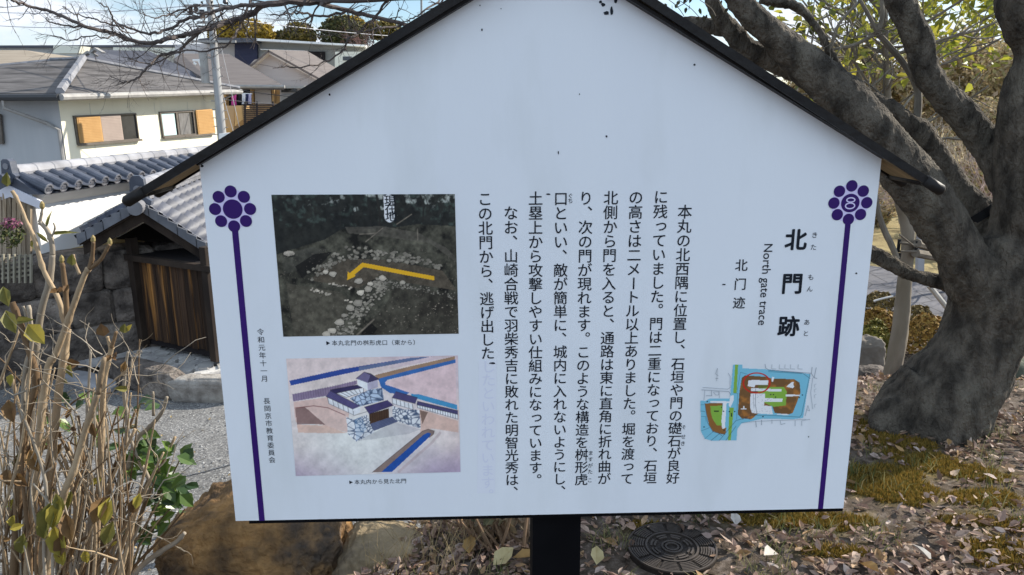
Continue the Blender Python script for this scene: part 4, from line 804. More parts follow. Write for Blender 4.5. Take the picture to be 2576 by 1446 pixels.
for c_ in range(4):        # stacked flat ridge courses
    z0 = zr_ + (zrt - .065 - zr_) * c_ / 4; z1 = zr_ + (zrt - .065 - zr_) * (c_ + 1) / 4 - .004; w_ = .085 - .006 * c_ + (.006 if c_ % 2 else 0); s = -.05 + (.12 if c_ % 2 else 0)
    while s < LT: mb.prism([TP(s, -w_, z0), TP(s, w_, z0), TP(s, w_ - .004, z1), TP(s, -w_ + .004, z1)], ET * .243); s += .25
mb.build('ridge_course', tile_l, rfT)
mb = MB(); s = -.05
while s < LT: mb.tube([TP(s, 0, zrt - .07), TP(s + .01, 0, zrt - .07), TP(s + .265, 0, zrt - .07)], [.08, .084, .078], 12); s += .262
mb.build('ridge_cap', M('pale ridge tile', (.36, .36, .38), (.20, .20, .215), 3, .55, island=.12), rfT)
mb = MB(); zz = zr_ - .02; prof = [(-.10, zz), (.10, zz), (.115, zz + .03), (.075, zz + .06), (.06, zrt + .06), (.03, zrt + .085), (-.03, zrt + .085), (-.06, zrt + .06), (-.075, zz + .06), (-.115, zz + .03)]
mb.prism([TP(-.15, a, b) for a, b in prof], ET * .09); onit = mb.build('ridge_end_tile', tile, rfT); mb = MB(); mb.tube([TP(-.16, 0, zr_ + .12), TP(-.15, 0, zr_ + .12)], .036, 14); mb.build('boss', M('tile end', None), onit)
mb = MB(); mb.tube([TP(-.26, 0, zr_ - .03), TP(-.0, 0, zr_ - .02)], .07, 14); mb.build('gable_roll', tile, rfT)
mb = MB()       # pale gable boards
for sd in (1, -1): mb.prism([TP(er - .02, 0, zr_ - .10), TP(er - .02, sd * (hw + .0), ze - .10), TP(er - .02, sd * (hw + .01), ze - .20), TP(er - .02, 0, zr_ - .23)], ET * .03)
mb.build('gable_board', M('pale bluish board', (.62, .62, .68), (.55, .55, .6), 5, .8), tw)
mb = MB()
for i in range(7): mb.prism([TP(.12 + i * 1.0, TH_ / 2 + .0, ze - .10), TP(.22 + i * 1.0, TH_ / 2, ze - .10), TP(.22 + i * 1.0, TH_ / 2, ze - .02), TP(.12 + i * 1.0, TH_ / 2, ze - .02)], NT * .12)
mb.build('rafter_end', plaster_w, tw)
# dry ledge of earth behind and the big-stone retaining wall
strw = M('straw coloured earth', (.42, .33, .17), (.30, .23, .12), 8, .95, .3, 30)
mb = MB(); mb.prism([TP(.0, TH_ / 2 - .05, zb - .7), TP(.0, .30, zb - .7), TP(.0, .30, zb - .03), TP(.0, TH_ / 2 - .05, zb + .01)], ET * 4.7); tag(mb.build('earth_bank', strw), kind='structure')
stone_d = M('dark weathered stone', (.045, .038, .034), (.17, .145, .125), 6, .95, 1.0, 26, island=.3, c3=(.27, .235, .20), s3=2.2, lo3=.56, hi3=.68, bdist=.035, detail=12)
stone_l = M('pale granite', (.34, .32, .30), (.50, .48, .45), 5, .9, .5, 22, island=.15, c3=(.16, .15, .145), s3=2, lo3=.54, hi3=.7)
sw = thing('stone_retaining_wall', P(200, 850, 9.4), 'dark wall of large fitted stones below the plaster wall', 'stone wall')
W0 = G(30, 672, zb - .06); W1_ = G(372, 634, zb - .06); W0.z = W1_.z = 0; EW = (W1_ - W0); LWt = EW.length; EW.normalize(); NW = Vector((EW.y, -EW.x, 0)); mb = MB(); zlo, zhi = -1.8, zb + .0; r = random.Random(11)
rows = [(.0, .42), (.42, .70), (.70, 1.0)]
for (a, b_) in rows:
    s = -1.2 + r.uniform(-.3, 0)
    while s < LWt + .4:
        L_ = r.uniform(.45, 1.15); z0 = zlo + (zhi - zlo) * a; z1 = zlo + (zhi - zlo) * b_; c = W0 + EW * (s + L_ / 2) + Vector((0, 0, (z0 + z1) / 2)) + NW * (-.12 - .16 * (a + b_) / 2 + r.uniform(-.04, .04))
        rock(mb, c, (EW * (L_ * .53), NW * .30, Vector((r.uniform(-.04, .04), 0, (z1 - z0) * .54))), r, r.uniform(0, 90), 5, .13, .27); s += L_ * 1.0
mb.build('stones', stone_d, sw, True); mb = MB(); mb.prism([W0 - NW * .1 - EW * 1.4 + Vector((0, 0, zlo)), W0 - NW * .1 + EW * (LWt + 1) + Vector((0, 0, zlo)), W0 - NW * .25 + EW * (LWt + 1) + Vector((0, 0, zhi - .08)), W0 - NW * .25 - EW * 1.4 + Vector((0, 0, zhi - .08))], -NW * .6); mb.build('core', M('dark earth', (.03, .026, .022), (.05, .042, .035), 9, .95), sw)

# ---- the little board-walled shed with a tiled roof
wood = M('dark stained boards', (.022, .013, .009), (.06, .033, .018), 4, .8, .35, 20, st=(6, 6, .35), island=.45, c3=(.30, .14, .04), s3=1.0, lo3=.595, hi3=.68)
wood_b = M('old dark beam', (.020, .014, .011), (.042, .03, .022), 6, .85, .3, 20, st=(1, 1, .4))
Q0 = P(362, 845, 9.3); zs_ = Q0.z; Q1 = onp(553, 886, Vector((0, 0, zs_)), Vector((0, 0, 1))); Q0.z = Q1.z = 0
EQ = Q1 - Q0; LQ = EQ.length; EQ.normalize(); NQ = Vector((EQ.y, -EQ.x, 0)); 
if NQ.y > 0: NQ = -NQ
shed = thing('shed', (Q0.x, Q0.y, zs_), 'small dark board-walled shed under a grey tiled gable roof', 'shed')
zw = P(345, 640, Q0.y).z   # wall head
mb = MB(); nb = 11; bw = LQ / nb
for i in range(nb): mb.prism([Q0 + EQ * (i * bw + .004) + Vector((0, 0, zs_ + rng.uniform(-.03, 0))), Q0 + EQ * ((i + 1) * bw - .004) + Vector((0, 0, zs_ + rng.uniform(-.03, 0))), Q0 + EQ * ((i + 1) * bw - .004) + Vector((0, 0, zw)), Q0 + EQ * (i * bw + .004) + Vector((0, 0, zw))], -NQ * .025)
mb.build('board_wall', wood, shed)
dS = 1.5
mb = MB(); mb.prism([Q0 - NQ * .03 + Vector((0, 0, zs_ - .1)), Q1 - NQ * .03 + Vector((0, 0, zs_ - .1)), Q1 - NQ * .03 + Vector((0, 0, zw)), Q0 - NQ * .03 + Vector((0, 0, zw))], -NQ * dS); mb.build('inner_wall', dark_open, shed)
for s in (0.03, LQ - .03):
    mb = MB(); c = Q0 + EQ * s + NQ * .03; mb.box(c + Vector((0, 0, (zs_ + zw + .22) / 2 - .05)), EQ * .05, NQ * .05, Vector((0, 0, (zw + .22 - zs_) / 2 + .05))); mb.build('post', wood_b, shed)
mb = MB(); mb.box((Q0 + Q1) / 2 + NQ * .06 + Vector((0, 0, zw - .02)), EQ * (LQ / 2 + .1), NQ * .04, Vector((0, 0, .035))); mb.build('rail', wood_b, shed)
# roof: ridge runs away from the viewer
rz = P(340, 535, Q0.y - .25).z; ezL = P(203, 622, Q0.y - .35); ezR = P(515, 648, Q1.y - .2)
rid = P(352, 532, Q0.y - .45); el = P(200, 618, Q0.y - .45); e_r = P(520, 640, Q0.y - .45)
RD = (-NQ * .55 + Vector((.35, 1.0, 0)).normalized()).normalized(); RD = (P(530, 478, 12.4) - P(352, 500, 9.0)); RD.z = 0; RD.normalize(); RL = 3.4
def prism_d(mb, pts, L_): mb.prism(pts, RD * L_)
tk = Vector((0, 0, .05))
mb = MB(); prism_d(mb, [el, rid, rid + tk, el + tk], RL); prism_d(mb, [rid, e_r, e_r + tk, rid + tk], RL); rs2 = mb.build('roof_bed', wood_b, shed)
mb = MB(); dz = Vector((0, 0, .13))
for a in (el, e_r): mb.prism([a.lerp(rid, .02), rid, rid - dz, a.lerp(rid, .02) - dz], RD * .05)
mb.v = [v + RD * .06 for v in mb.v]; mb.build('gable_board', wood_b, shed)
mb = MB(); mb.prism([el.lerp(rid, .12) - dz, rid - dz, e_r.lerp(rid, .12) - dz], RD * .03); mb.v = [v + RD * .9 for v in mb.v]; mb.build('gable_infill', M('gable infill', (.014, .011, .009), rough=.9), shed)
def pantile(mb, a, bnd, ncol, nrow):      # wave-section tiles from ridge a to eave bnd, courses along RD
    dn = bnd - a; up = dn.cross(RD); up = up if up.z > 0 else -up; up.normalize(); cw = RL / ncol
    for i in range(ncol):
        for k in range(nrow):
            t0, t1 = k / nrow, (k + 1.06) / nrow; s0 = i * cw; row0, row1 = [], []
            for j in range(8):
                u = j / 7.; h = .055 * (math.sin(u * math.pi * 1.0) * -1 if u < .72 else 0) + (.055 * math.sin((u - .72) / .28 * math.pi) + .008 if u >= .72 else 0)
                bow = .02 * math.sin(min(u / .72, 1) * math.pi)
                row0.append(a + dn * t0 + RD * (s0 + u * cw * 1.02) + up * (h + .075)); row1.append(a + dn * (t1) + dn.normalized() * bow + RD * (s0 + u * cw * 1.02) + up * (h + .086))
            base = len(mb.v); mb.v += row0 + row1 + [p - up * .03 for p in row1]
            for j in range(7): mb.f.append((base + j, base + j + 1, base + 9 + j, base + 8 + j)); mb.f.append((base + 8 + j, base + 9 + j, base + 17 + j, base + 16 + j))
shed_tile = M('silver grey pantile', (.055, .062, .085), (.085, .093, .12), 4, .5, .1, 40, island=.14, spec=.3)
mb = MB(); pantile(mb, rid + tk, e_r + tk, 12, 7); mb.build('pantile', shed_tile, rs2, True)
mb = MB(); pantile(mb, rid + tk, el + tk, 12, 7); mb.build('pantile', shed_tile, rs2, True)
mb = MB()
for a in (el, e_r):     # verge tiles stepping down the gable
    for k in range(7):
        p, q = rid.lerp(a, k / 7.), rid.lerp(a, (k + 1.08) / 7.); mb.prism([p + tk * .4 - RD * .03 , q + tk * .4 - RD * .03 + Vector((0, 0, .0)), q + tk * 3.0 - RD * .03, p + tk * 2.4 - RD * .03], RD * .07)
mb.build('verge_tile', M('verge tile', (.10, .105, .12), (.15, .155, .17), 5, .5, island=.15), rs2)
mb = MB()
for c_ in range(3):
    s = .08 + (.1 if c_ % 2 else 0); w_ = .10 - .01 * c_
    while s < RL: z0 = .13 + c_ * .05; pr_ = RD.cross(Vector((0, 0, 1))); mb.prism([rid + RD * s - pr_ * w_ + Vector((0, 0, z0)), rid + RD * s + pr_ * w_ + Vector((0, 0, z0)), rid + RD * s + pr_ * w_ + Vector((0, 0, z0 + .046)), rid + RD * s - pr_ * w_ + Vector((0, 0, z0 + .046))], RD * .25); s += .256
mb.build('ridge_course', tile_l, rs2)
mb = MB(); s = .08
while s < RL: mb.tube([rid + RD * s + Vector((0, 0, .29)), rid + RD * (s + .01) + Vector((0, 0, .29)), rid + RD * (s + .31) + Vector((0, 0, .29))], [.078, .084, .076], 12); s += .31
mb.build('ridge_cap', M('pale ridge tile', None), rs2)
pr_ = RD.cross(Vector((0, 0, 1))); mb = MB()
mb.prism([rid + RD * 0. + pr_ * a + Vector((0, 0, b)) for a, b in ((-.13, .07), (.13, .07), (.14, .12), (.09, .15), (.075, .37), (.04, .41), (-.04, .41), (-.075, .37), (-.09, .15), (-.14, .12))], RD * .09); o_ = mb.build('ridge_end_tile', tile, rs2)
mb = MB(); mb.tube([rid + Vector((0, 0, .26)) - RD * .012, rid + Vector((0, 0, .26))], .04, 14); mb.build('boss', M('tile end', None), o_)
mb = MB(); mb.tube([rid - RD * .16 + Vector((0, 0, .06)), rid + RD * .12 + Vector((0, 0, .07))], [.085, .08], 16); mb.build('gable_roll', tile_l, rs2)
mb = MB(); mb.prism([e_r.lerp(rid, .15) - dz * 1.5 + RD * .1, e_r.lerp(rid, .15) - dz * .9 + RD * .1, e_r.lerp(rid, .08) - dz * .9 + RD * .1, e_r.lerp(rid, .08) - dz * 1.5 + RD * .1], RD * .08); mb.build('purlin_end', plaster_w, shed)

# ---- paving and kerb stones
stp = thing('stone_pavement', G(420, 940, -1.6), 'uneven crazy paving of grey flat stones in front of the shed', 'paving')
mb = MB(); r = random.Random(21)
quad = [G(230, 905, -1.62), G(560, 905, -1.58), G(575, 1000, -1.55), G(300, 935, -1.6)]
cells = []
for j in range(10):
    for i in range(17):
        u, v = (i + r.uniform(.25, .75)) / 17, (j + r.uniform(.25, .75)) / 10
        px = 150 + 440 * u + 60 * v; py = 852 + 128 * v + 40 * u * (1 - v) + (30 * u * v); 
        if py < 838 + (px - 335) * .18 or py > 925 + (px - 270) * .16: continue
        c = G(px, py, -1.6); n = r.randint(5, 7); a0 = r.random() * 6; rx, ry = r.uniform(.09, .15), r.uniform(.10, .17)
        pts = [c + Vector((math.cos(a0 + 6.283 * k / n) * rx * r.uniform(.8, 1.15), math.sin(a0 + 6.283 * k / n) * ry * r.uniform(.8, 1.15), 0)) for k in range(n)]; h = r.uniform(.0, .03); top = [c.lerp(q, .9) + Vector((0, 0, .065 + h + r.uniform(-.006, .006))) for q in pts]
        b0 = len(mb.v); mb.v += pts + top; mb.f += [(b0 + k, b0 + (k + 1) % n, b0 + n + (k + 1) % n, b0 + n + k) for k in range(n)] + [tuple(b0 + n + k for k in range(n))]
mb.build('flat_stones', M('paving stone', (.26, .25, .25), (.46, .445, .42), 5, .9, .4, 25, island=.25), stp)
mb = MB(); q = [G(130, 870, -1.66), G(520, 850, -1.66), G(640, 940, -1.66), G(640, 975, -1.66), G(420, 965, -1.66), G(270, 935, -1.66)]; mb.prism([Vector((p_.x, p_.y, -1.72)) for p_ in q], (0, 0, .125)); mb.build('mortar_bed', M('sandy mortar', (.04, .034, .026), (.075, .064, .05), 10, .95, .3), stp)
def kerb(pxs, h, wd, label, seed, mat, name='kerb_stone'):
    a, b_ = G(*pxs[0], -1.7), G(*pxs[1], -1.7); d = (b_ - a); L_ = d.length; d.normalize(); n = Vector((-d.y, d.x, 0)); mb = MB(); rock(mb, (a + b_) / 2 + n * wd + Vector((0, 0, h * .42)), (d * L_ * .53, n * wd * 1.1, Vector((0, 0, h * .62))), r, seed, 5, .13, .5)
    o = mb.build(name, mat, None, True); tag(o, label, 'stone', 'kerb stones by the path')
kerb(((272, 962), (432, 1012)), .30, .13, 'long dark-faced kerb stone, left of the two by the path', 5.2, stone_d); kerb(((422, 1012), (600, 1014)), .26, .12, 'pale brown kerb stone running behind the lower left of the sign', 9.7, M('brownish kerb granite', (.18, .16, .14), (.38, .355, .32), 7, .95, .8, 26, c3=(.36, .34, .30), s3=2.5, lo3=.54, hi3=.68, detail=10))
kerb(((150, 960), (252, 995)), .10, .12, 'flat pale slab lying left of the kerb stones behind the stems', 3.3, M('pale slab', (.24, .24, .25), (.33, .33, .34), 4, .9, .3, 20))
kerb(((120, 905), (215, 925)), .2, .16, 'flat grey stone at the far left behind the dry stems', 6.1, stone_l)
rp = random.Random(61); mb = MB()
for _ in range(3200):
    px, py = rp.uniform(150, 1000), 1010 + 436 * rp.random() ** .8; c = G(px, py, -1.68); c.z = gz(c.x, c.y) + .003
    if c.z > -1.5: continue
    s = .005 + .011 * rp.random() ** 3; a = [c + Vector((rp.uniform(.6, 1.2) * s * dx, rp.uniform(.6, 1.2) * s * dy, rp.uniform(.5, .9) * s * dz)) for dx, dy, dz in ((1, 0, 0), (0, 1, 0), (-1, 0, 0), (0, -1, 0), (0, 0, 1))]; mb.add(a, [(0, 1, 4), (1, 2, 4), (2, 3, 4), (3, 0, 4)])
tag(mb.build('gravel_chips', M('gravel chip', (.3, .3, .3), ramp=[(.07, .07, .075), (.20, .20, .20), (.33, .325, .32), (.52, .51, .49), (.14, .13, .12), (.27, .25, .22)], rough=.85)), 'loose mixed grey gravel chips scattered over the path', 'gravel', kind='stuff')
# ---- ropes along the gravel path with their posts
rope_m = M('grey rope', (.16, .155, .15), (.30, .29, .28), 60, .9, .3, 90)
def rope(pts, label, rad=.007):
    q = [P(*p) for p in pts]; ln_ = spline(q, 40); mb = MB(); tot = 0; strands = 3
    for k in range(strands):
        path = []; tot = 0
        for i, p_ in enumerate(ln_):
            if i: tot += (p_ - ln_[i - 1]).length
            a = tot / .055 * 2 * math.pi + k * 2.094; path.append(p_ + (Vector((0, 0, 1)) * math.sin(a) + Vector((.3, .9, 0)).normalized() * math.cos(a)) * rad * .55)
        mb.tube(path, rad * .62, 5)
    tag(mb.build('rope', rope_m, None, True), label, 'rope', 'ropes along the gravel path')
rope([(100, 1262, 4.9), (300, 1233, 5.0), (470, 1197, 5.15), (640, 1150, 5.3), (760, 1100, 5.4)], 'grey twisted rope along the far edge of the gravel path')
rope([(180, 1392, 3.7), (348, 1369, 3.75), (423, 1350, 3.8), (640, 1350, 3.85), (857, 1339, 3.9), (957, 1308, 4.0), (1100, 1240, 4.1)], 'grey twisted rope along the near edge, passing behind the big boulder')
def rpost(px, py, Y, label):
    p_ = P(px, py, Y); mb = MB(); z0 = gz(p_.x, p_.y) - .05; mb.tube([Vector((p_.x, p_.y, z0)), Vector((p_.x, p_.y, p_.z + .08)), Vector((p_.x, p_.y, p_.z + .1))], [.04, .04, .03], 10); tag(mb.build('rope_post', M('grey post', (.18, .16, .14), rough=.85), None, True), label, 'post', 'rope fence posts')
rpost(100, 1262, 4.9, 'short rope post hidden behind the dry stems, far edge of the path'); rpost(760, 1100, 5.4, 'short rope post behind the sign, far edge of the path'); rpost(180, 1392, 3.7, 'short rope post behind the dry stems, near edge of the path'); rpost(1100, 1240, 4.1, 'short rope post behind the sign, near edge of the path')
# odds and ends at the far left
mb = MB(); 
for i in range(5): mb.prism([P(2, 650 + i * 12, 8.4), P(78, 641 + i * 12, 8.4), P(78, 646 + i * 12, 8.4), P(2, 655 + i * 12, 8.4)], (0, .03, 0))
for i in range(6): mb.prism([P(4 + i * 14, 712, 8.37), P(8 + i * 14, 712, 8.37), P(8 + i * 14, 640, 8.37), P(4 + i * 14, 640, 8.37)], (0, .03, 0))
tag(mb.build('lattice_fence', M('pale lattice wood', (.30, .28, .22), (.24, .22, .17), 6, .9)), 'pale wooden lattice at the left edge behind the dry stems', 'fence')
mb = MB()
for i in range(9): x = -30 + i * 12; mb.prism([P(x, 645, 8.9), P(x + 10, 643, 8.9), P(x + 10 + rng.uniform(-2, 2), 490 + rng.uniform(-8, 14), 8.9), P(x, 492 + rng.uniform(-8, 10), 8.9)], (0, .04, 0))
tag(mb.build('board_fence', M('faded brown boards', (.20, .15, .10), (.32, .26, .19), 6, .9, .3, 20, st=(5, 5, .4), island=.25)), 'faded brown board fence at the left edge below the tiled wall end', 'fence')
def leafball(mb, c, rx, ry, rz, n, sz, rg, shell=.45, top=False):
    for _ in range(n):
        d = rv(rg).normalized(); 
        if top and d.z < -.25: d.z = -d.z
        k = (shell + (1 - shell) * rg.random() ** .5) * (1 + .22 * noise.noise(d * 2.3 + Vector(c))); p = Vector(c) + Vector((d.x * rx, d.y * ry, d.z * rz)) * k
        dd = (d + rv(rg, .8)).normalized(); s = sz * rg.uniform(.6, 1.3); a = dd.orthogonal().normalized(); a = (a * math.cos(k * 40) + dd.cross(a) * math.sin(k * 40)); b2 = dd.cross(a); mb.face([p - a * s, p - b2 * s * .55, p + a * s, p + b2 * s * .55])
fb = thing('flowering_shrub', P(30, 600, 8.2), 'small shrub with dull pink flowers at the left edge below the tiled wall', 'shrub')
mb = MB(); leafball(mb, P(28, 562, 8.2), .09, .1, .07, 120, .02, rng); mb.build('flowers', M('dull pink petals', (.42, .10, .22), ramp=[(.24, .07, .13), (.16, .05, .09), (.30, .15, .18)], rough=.8), fb)
mb = MB(); leafball(mb, P(26, 590, 8.2), .13, .14, .15, 260, .025, rng); mb.build('foliage', M('shade leaves', (.04, .06, .02), ramp=[(.03, .05, .015), (.06, .07, .02), (.09, .08, .03)], rough=.7), fb)
# ---- trees on the skyline
def skytree(px, py, Y, rw, rh, n, mat, label, seed, low=None, sz=None):
    c = P(px, py, Y); k = mpp(c); rg = random.Random(seed); t = thing('round_tree', (c.x, c.y, -4), label, 'tree', 'trees on the skyline'); mb = MB()
    leafball(mb, c, rw * k, rw * k * .8, rh * k, n, (sz or 4.6) * k, rg, .72)
    for i in range(14):
        d = rv(rg).normalized(); q = c + Vector((d.x * rw * k * .75, -abs(d.y) * rw * k * .5, d.z * rh * k * .7)); leafball(mb, q, rw * k * .34, rw * k * .3, rh * k * .34, n // 12, (sz or 4.6) * k, rg, .6)
    mb.build('crown', mat, t); mb = MB(); mb.tube([Vector((c.x, c.y, -4)), c], [.35, .2], 8); mb.build('trunk', M('grey bark', (.12, .10, .085), (.18, .155, .13), 6, .9, .4), t)
gold = M('golden foliage', (.3, .22, .03), ramp=[(.12, .085, .012), (.30, .20, .025), (.46, .32, .04), (.36, .25, .04)], rough=.7, tr=.25)
olive = M('olive foliage', (.1, .1, .02), ramp=[(.035, .04, .012), (.13, .105, .025), (.27, .20, .05), (.10, .09, .03)], rough=.7, tr=.2)
dgreen = M('dark foliage', (.04, .05, .02), ramp=[(.02, .026, .01), (.06, .062, .02), (.11, .10, .03)], rough=.7, tr=.15)
skytree(612, 84, 95, 80, 34, 3400, gold, 'wide golden dome-shaped tree behind the modern building, left of the others', 31)
skytree(754, 88, 92, 42, 30, 1700, olive, 'small round olive tree in the middle of the skyline', 32); skytree(862, 88, 90, 62, 46, 2800, dgreen, 'tall dark green tree left of the reddish bare one', 33)
skytree(870, 62, 93, 50, 22, 900, gold, 'golden tree top showing behind the dark green tree', 34); skytree(960, 76, 94, 48, 24, 900, olive, 'olive tree top behind the reddish bare tree by the sign roof', 35); skytree(706, 92, 96, 16, 14, 400, dgreen, 'tiny dark shrub-like tree between the golden and olive domes', 36)
bt = thing('bare_tree', (P(930, 100, 70).x, 70, -4), 'reddish brown bare tree on the skyline beside the sign roof', 'tree'); mb = MB(); rg = random.Random(8); b0 = P(930, 190, 70); mb.tube([Vector((b0.x, 70, -4)), b0], [.4, .25], 8)
for i in range(12): twig(mb, b0 + Vector((0, 0, rg.uniform(-.5, .6))), Vector((rg.uniform(-1, 1), rg.uniform(-.5, .5), rg.uniform(.35, 1.0))), 2.0, .08, 4, rg, .6, .2, 3, (2, 4), 3, .74)
mb.build('branches', M('reddish twigs', (.16, .085, .075), (.20, .11, .095), 3, .9), bt)
# ------------------------------------------------------------------ right: the big evergreen and the park behind it
bark = M('grey brown bark', (.040, .034, .027), (.135, .115, .09), 17, .95, 1.0, 85, st=(1, 1, .5), c3=(.19, .168, .13), s3=7, lo3=.52, hi3=.76, bdist=.035, lo=.36, hi=.64, detail=15)
bark_w = M('pale flaking bark', (.16, .14, .11), (.25, .22, .175), 6, .95, .6, 24, st=(1, 1, .4), c3=(.09, .075, .06), s3=3, lo3=.52, hi3=.66)
tb = G(2345, 1068, 0)
big = thing('evergreen_tree', (tb.x, tb.y, 0), 'huge leaning grey-barked tree with several crooked limbs, right of the sign', 'tree')
YB = 3.5; mb = MB()
limb(mb, [(2310, 1110, YB, 140), (2342, 1050, YB, 126), (2405, 960, YB, 110), (2455, 880, YB, 100), (2490, 800, YB, 100), (2510, 710, YB - .02, 104), (2530, 600, YB, 90)], 20, 5, .16, 1)
limb(mb, [(2495, 770, YB, 88), (2452, 700, YB - .05, 72), (2408, 630, YB - .06, 62), (2366, 560, YB - .06, 62), (2318, 480, YB - .06, 62), (2240, 385, YB - .05, 58), (2175, 305, YB - .05, 54), (2110, 235, YB, 50), (2025, 165, YB + .05, 44), (1960, 100, YB + .05, 34), (1896, 45, YB + .05, 32), (1850, -10, YB + .05, 30), (1790, -120, YB, 24)], 16, 5, .10, 2)
limb(mb, [(2090, 225, YB + .05, 40), (2030, 185, YB + .12, 34), (1946, 150, YB + .16, 30), (1884, 128, YB + .16, 28), (1841, 78, YB + .16, 26), (1800, 20, YB + .16, 20), (1770, -50, YB + .16, 16)], 14, 5, .1, 3)
limb(mb, [(1850, 82, YB + .17, 22), (1790, 68, YB + .25, 19), (1720, 62, YB + .35, 17), (1600, 90, YB + .45, 14)], 12, 5, .1, 4)
limb(mb, [(2510, 790, YB, 92), (2555, 660, YB, 88), (2578, 540, YB - .05, 78), (2590, 420, YB - .05, 78), (2596, 260, YB - .05, 74), (2618, 130, YB - .05, 64), (2592, 20, YB - .05, 72), (2560, -100, YB, 60)], 18, 5, .1, 5)
limb(mb, [(2555, 460, YB, 60), (2482, 361, YB + .12, 42), (2419, 288, YB + .16, 36), (2348, 212, YB + .18, 37), (2324, 162, YB + .18, 33), (2313, 105, YB + .18, 32), (2268, 10, YB + .18, 33), (2230, -90, YB + .18, 28)], 14, 5, .1, 6)
limb(mb, [(2520, 640, YB + .1, 58), (2470, 548, YB + .2, 48), (2415, 478, YB + .25, 34), (2381, 427, YB + .28, 30), (2344, 374, YB + .3, 29), (2300, 322, YB + .3, 25), (2240, 274, YB + .32, 20), (2154, 226, YB + .4, 18), (2118, 187, YB + .4, 16), (2084, 128, YB + .4, 14), (2061, 80, YB + .4, 14), (2034, 42, YB + .4, 13), (1994, 12, YB + .4, 12), (1909, 0, YB + .4, 10)], 12, 5, .1, 7)
limb(mb, [(2450, 740, YB + .1, 26), (2386, 714, YB + .15, 20), (2306, 696, YB + .2, 18), (2244, 664, YB + .25, 17), (2190, 634, YB + .3, 17), (2100, 590, YB + .35, 15)], 12, 5, .1, 8)
# root flare
for (a, b, c_, d_) in ((2218, 1062, 2335, 980), (2300, 1098, 2355, 990), (2390, 1100, 2410, 960), (2448, 1072, 2450, 930), (2252, 1088, 2340, 1000)):
    limb(mb, [(a, b + 26, YB - .1, 16), (a, b, YB - .06, 34), ((a + c_) / 2, (b + d_) / 2, YB, 62), (c_, d_, YB, 80)], 12, 5, .2, a)
tr1 = remeshed(mb, .010, .012, 6.5, 2, (1, 1, .4), .0046, 52).build('trunk', bark, big, True)
mb = MB()
ps = [P(2306, 302, YB + .3), P(2309, 250, YB + .34), P(2304, 215, YB + .36), P(2269, 155, YB + .38), P(2206, 82, YB + .4)]
mb.tube(spline(ps, 4), [.019 - .0003 * i for i in range(17)], 8, rough=.15)
for q, r_ in (((2206, 82, 2150, 112, 2090, 125), .010), ((2206, 82, 2219, 40, 2216, -20), .014), ((2206, 82, 2180, 30, 2150, -20), .011), ((2090, 122, 2110, 60, 2165, 0), .009), ((2240, 118, 2262, 118, 2300, 112), .007)):
    mb.tube(spline([P(q[0], q[1], YB + .4), P(q[2], q[3], YB + .4), P(q[4], q[5], YB + .42)], 5), [r_ * (1 - .03 * i) for i in range(11)], 7, rough=.15)
rg = random.Random(12)
for i in range(26):
    q = P(rg.uniform(2030, 2330), rg.uniform(20, 300), YB + .4); twig(mb, q, Vector((rg.uniform(-1, 1), rg.uniform(-.3, .3), rg.uniform(-.3, 1))), .22, .004, 2, rg, .5, .2, 4, (1, 3), 4, .7)
mb.build('small_branches', bark_w, big)
# leaves: sprays that hang into the frame at the top and the crown above it
leafm = M('broad evergreen leaf', (.1, .12, .02), ramp=[(.045, .055, .012), (.10, .12, .02), (.20, .20, .03), (.30, .26, .04), (.12, .13, .025)], rough=.45, spec=.4, tr=.35)
mb = MB()
def spray(c, n, sp, L0, rg, flat=.5):
    for _ in range(n):
        p = c + Vector((rg.gauss(0, sp), rg.gauss(0, sp), rg.gauss(0, sp * flat))); d = Vector((rg.gauss(0, 1), rg.gauss(0, 1), rg.gauss(-.3, .6))); mb.leaf(p, d, Vector((rg.gauss(0, .5), rg.gauss(0, .5), 1)), L0 * rg.uniform(.7, 1.25), L0 * .62, .12, -.1)
for _ in range(190):       # crown above the frame (it shades the sign and the ground)
    c = Vector((rg.uniform(-.6, 4.6), rg.uniform(2.2, 6.2), 0)); c.z = 3.55 + 2.2 * rg.random() + .25 * abs(c.x - 2); spray(c, 7, .2, .085, rg)
for px, py, n, s in ((2060, 40, 16, .1), (2120, 70, 14, .1), (2030, 90, 9, .08), (2190, 30, 16, .1), (2160, 95, 12, .08), (2080, 120, 8, .07), (2235, 90, 10, .08), (2060, 190, 8, .07), (2140, 150, 10, .09)):
    spray(P(px, py, YB + .9), n, s * 1.1, .06, rg)
mb.build('foliage', leafm, big)
mb = MB()
for px, py in ((1672, 8), (1680, 16), (1692, 12), (1704, 10), (1726, 18), (1695, 25), (1760, 20), (1712, 2), (1723, -4), (1768, 38), (1752, 42), (1790, 36), (1706, 40), (1735, 12), (1828, 20), (1836, 12), (1815, 0), (1775, 36), (1740, -6), (1960, 36)):
    p = P(px + rg.uniform(-3, 3), py, YB + .1); mb.leaf(p, Vector((rg.gauss(0, .5), .1, -1)), Vector((rg.gauss(0, 1), rg.gauss(0, 1), .3)), .026 * rg.uniform(.7, 1.2), .018, .1, .1)
mbt = MB()
for a in ((1665, -12, 1720, 40), (1690, -10, 1760, 45), (1735, -10, 1700, 20), (1760, 0, 1800, 40), (1800, -14, 1836, 22)): mbt.tube(spline([P(a[0], a[1], YB + .1), P((a[0] + a[2]) / 2 + 8, (a[1] + a[3]) / 2, YB + .1), P(a[2], a[3], YB + .1)], 4), .0016, 4)
mbt.build('hanging_twigs', bark_w, big); mb.build('hanging_leaves', M('dull leaf', (.05, .05, .03), ramp=[(.03, .03, .02), (.07, .06, .03), (.06, .07, .03)], rough=.7), big)
ss = [P(2440, 575, YB + .16), P(2462, 556, YB + .1), P(2492, 538, YB + .16)]
